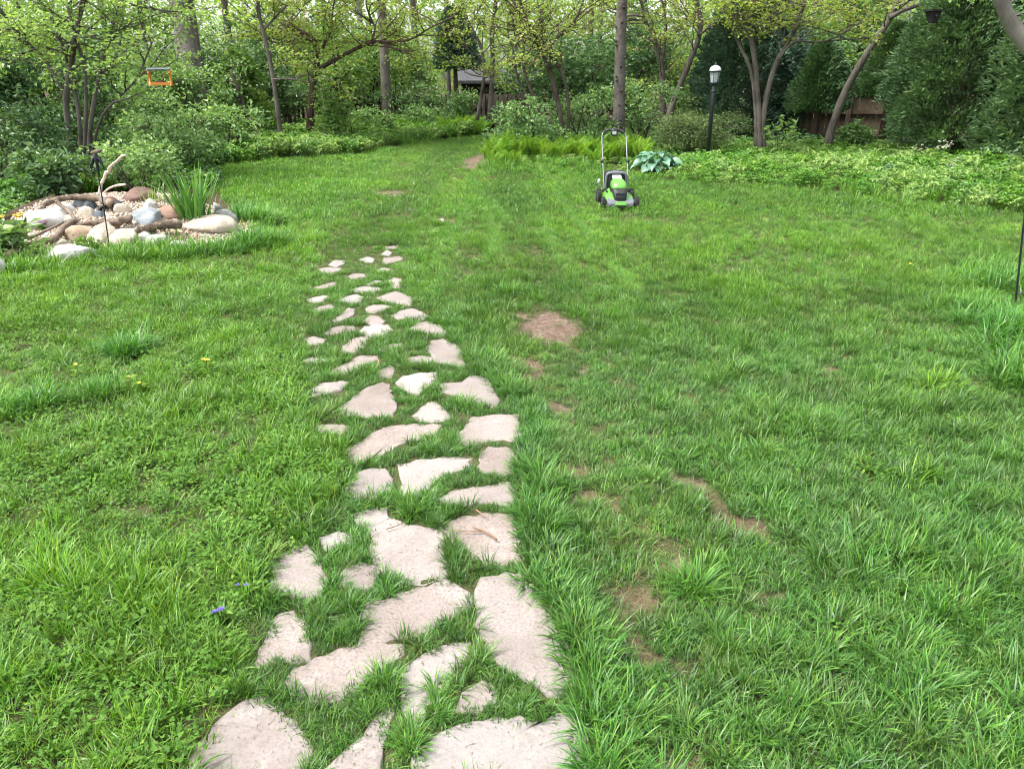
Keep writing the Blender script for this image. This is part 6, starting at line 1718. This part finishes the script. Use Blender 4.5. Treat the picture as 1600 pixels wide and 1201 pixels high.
# ------------------------------------------------------------------ orange bird feeder, hanging
M['orange'] = mat_plain("orange_plastic", (.62, .22, .025), .40, 0, .05)
M['clear_roof'] = mat_glass("clear_roof_sheet", (.80, .92, .93), .12)
M['jelly'] = mat_plain("dark_red_jelly", (.16, .025, .018), .25, 0, .2)
M['wire'] = mat_plain("thin_steel_wire", (.30, .30, .30), .4, .6, .1)
def build_feeder():
    Y = 7.9; c = at_y(252, 134, Y); m = mpp(252, 122, Y)
    t = thing('bird_feeder', c, "orange bird feeder with a clear curved roof hanging before the old trunk", 'bird feeder', None, R(16))
    w, h = 30 * m, 24 * m
    prof = [(-.085, .0), (.085, .0), (.080, .012), (.050, .045), (.044, .075), (.052, .105), (.078, .125), (.070, .142), (.035, .158), (0, .162), (-.035, .158), (-.070, .142), (-.078, .125), (-.052, .105), (-.044, .075), (-.050, .045), (-.080, .012)]
    s = h / .162
    for sx in (-1, 1):
        a = Acc(); loft(a, [[(sx * (w / 2) + dx, y * s, z * s) for y, z in prof] for dx in (-.007, .007)]); a.obj('end_panel', M['orange'], t, False)
    a = Acc(); box(a, (0, 0, .008), (w - .016, .15 * s, .012)); tr = a.obj('tray', M['orange'], t, False)
    for sy in (-1, 1):
        a = Acc(); box(a, (0, sy * .072 * s, .018), (w - .016, .010, .022)); a.obj('tray_lip', M['orange'], tr, False)
    a = Acc(); n = 9; th = np.linspace(-1.0, 1.0, n)
    V = [(x, .092 * s * math.sin(q), (.120 + .052 * math.cos(q)) * s + o) for o in (0, .003) for x in (-w / 2 - .012, w / 2 + .012) for q in th]
    Q = [(i, i + 1, n + i + 1, n + i) for i in range(n - 1)] + [(2 * n + i, 3 * n + i, 3 * n + i + 1, 2 * n + i + 1) for i in range(n - 1)] + [(0, n, 3 * n, 2 * n), (n - 1, 3 * n - 1, 4 * n - 1, 2 * n - 1)]
    a.add(V, None, Q); a.obj('roof', M['clear_roof'], t)
    a = Acc(); lathe(a, [(.001, .016), (.034, .016), (.046, .040), (.040, .042), (.001, .038)], 16); a.obj('jelly_cup', M['jelly'], t)
    a = Acc(); tube(a, smooth_path([(.02, 0, .03), (.03, .0, .07), (.012, 0, .085), (.03, 0, .10)], 8), .006, 6); a.obj('orange_peg', M['jelly'], t)
    a = Acc(); top = float(at_y(252, -85, Y)[2] - c[2])
    tube(a, [(-w * .3, 0, .172 * s), (0, 0, .172 * s + .12), (0, 0, top)], .0011, 5); tube(a, [(w * .3, 0, .172 * s), (0, 0, .172 * s + .12)], .0011, 5); a.obj('hanging_wire', M['wire'], t)
build_feeder()

# ------------------------------------------------------------------ ornament stake at the pile, hook at the right edge
def build_stake():
    f = hit(171, 392); tp = at_y(149, 243, f[1] + .05)
    t = thing('garden_stake', f, "thin black garden stake with a drooping black top, leaning over the rocks", 'garden stake')
    v = tp - f
    a = Acc(); tube(a, smooth_path([np.array((0, 0, -.1)), v * .5 + (.006, 0, 0), v * .8, v], 14), .0062, 8); a.obj('rod', M['lamp_black'], t)
    # two drooping leaf-shaped vanes and a tan cross piece on top
    for s, L in ((-1, .16), (1, .13)):
        a = Acc(); secs = []
        for k in range(8):
            u = k / 7; w = .032 * math.sin(math.pi * (.15 + .80 * u)); c = np.array((s * (.010 + .052 * u), 0, -.015 - .72 * L * u * u - .015 * u))
            secs.append([c + (s * .35 * w, 0, w * .55), c + (0, -.016, 0), c + (-s * .35 * w, 0, -w * .55), c + (0, .016, 0)])
        loft(a, secs); o = a.obj('vane', M['lamp_black'], t); o.location = v
    a = Acc(); lathe(a, [(.001, -.20), (.011, -.16), (.015, -.08), (.020, .0), (.012, .03), (.001, .035)], 12); o = a.obj('body', M['lamp_black'], t); o.location = v
    a = Acc(); tube(a, smooth_path([(-.035, 0, .022), (.02, .0, .034), (.075, -.01, .052)], 8), (.012, .016, .017, .018, .018, .016, .012, .006), 8, 0, .1, 4); o = a.obj('perch', M['drift'], t); o.location = v
build_stake()
def build_hook():
    f = hit(1586, 478); v = at_y(1600, 345, f[1]) - f; v = v / np.linalg.norm(v)
    t = thing('shepherd_hook', f, "thin black metal rod standing in tall grass at the right edge", 'hook')
    L = 1.75
    top = v * L
    P = [-v * .15, v * .7, top, top + (.02, 0, .14), top + (.12, 0, .22), top + (.24, 0, .16), top + (.26, 0, .05), top + (.31, 0, .02)]
    a = Acc(); tube(a, smooth_path(P, 34), .0075, 8); a.obj('rod', M['lamp_black'], t)
    a = Acc(); tube(a, [v * .10 + (-.0, 0, 0), v * .10 + (.11, 0, 0), v * -.06 + (.115, 0, 0)], .006, 6); a.obj('foot_prong', M['lamp_black'], t)
build_hook()
def build_birdhouse():
    c = at_y(1457, 26, 15.2); m = mpp(1457, 26, 15.2)
    t = thing('nest_box', c, "dark brown box hanging high between the leaning tree and the cedar", 'nest box', None, R(20))
    w, h = 20 * m, 17 * m
    a = Acc(); loft(a, [rrect(w * s, w * .8 * s, z, .01, (1 - s) * .07, 0, 2) for z, s in ((-h * .55, .55), (h * .45, 1.0))]); a.obj('box', M['picket'], t, False)
    a = Acc(); box(a, (0, 0, h * .48), (w * 1.15, w, .03)); a.obj('lid', M['picket'], t, False)
    a = Acc(); lathe(a, [(.001, 0), (.03, 0), (.03, .006), (.001, .006)], 12); o = a.obj('entrance_hole', M['lamp_black'], t); o.rotation_euler = (R(90), 0, 0); o.location = (0, -w * .40, 0)
    a = Acc(); tube(a, [(0, 0, h * .5), (0, 0, h * .5 + .75)], .004, 5); a.obj('hanging_wire', M['wire'], t)
build_birdhouse()
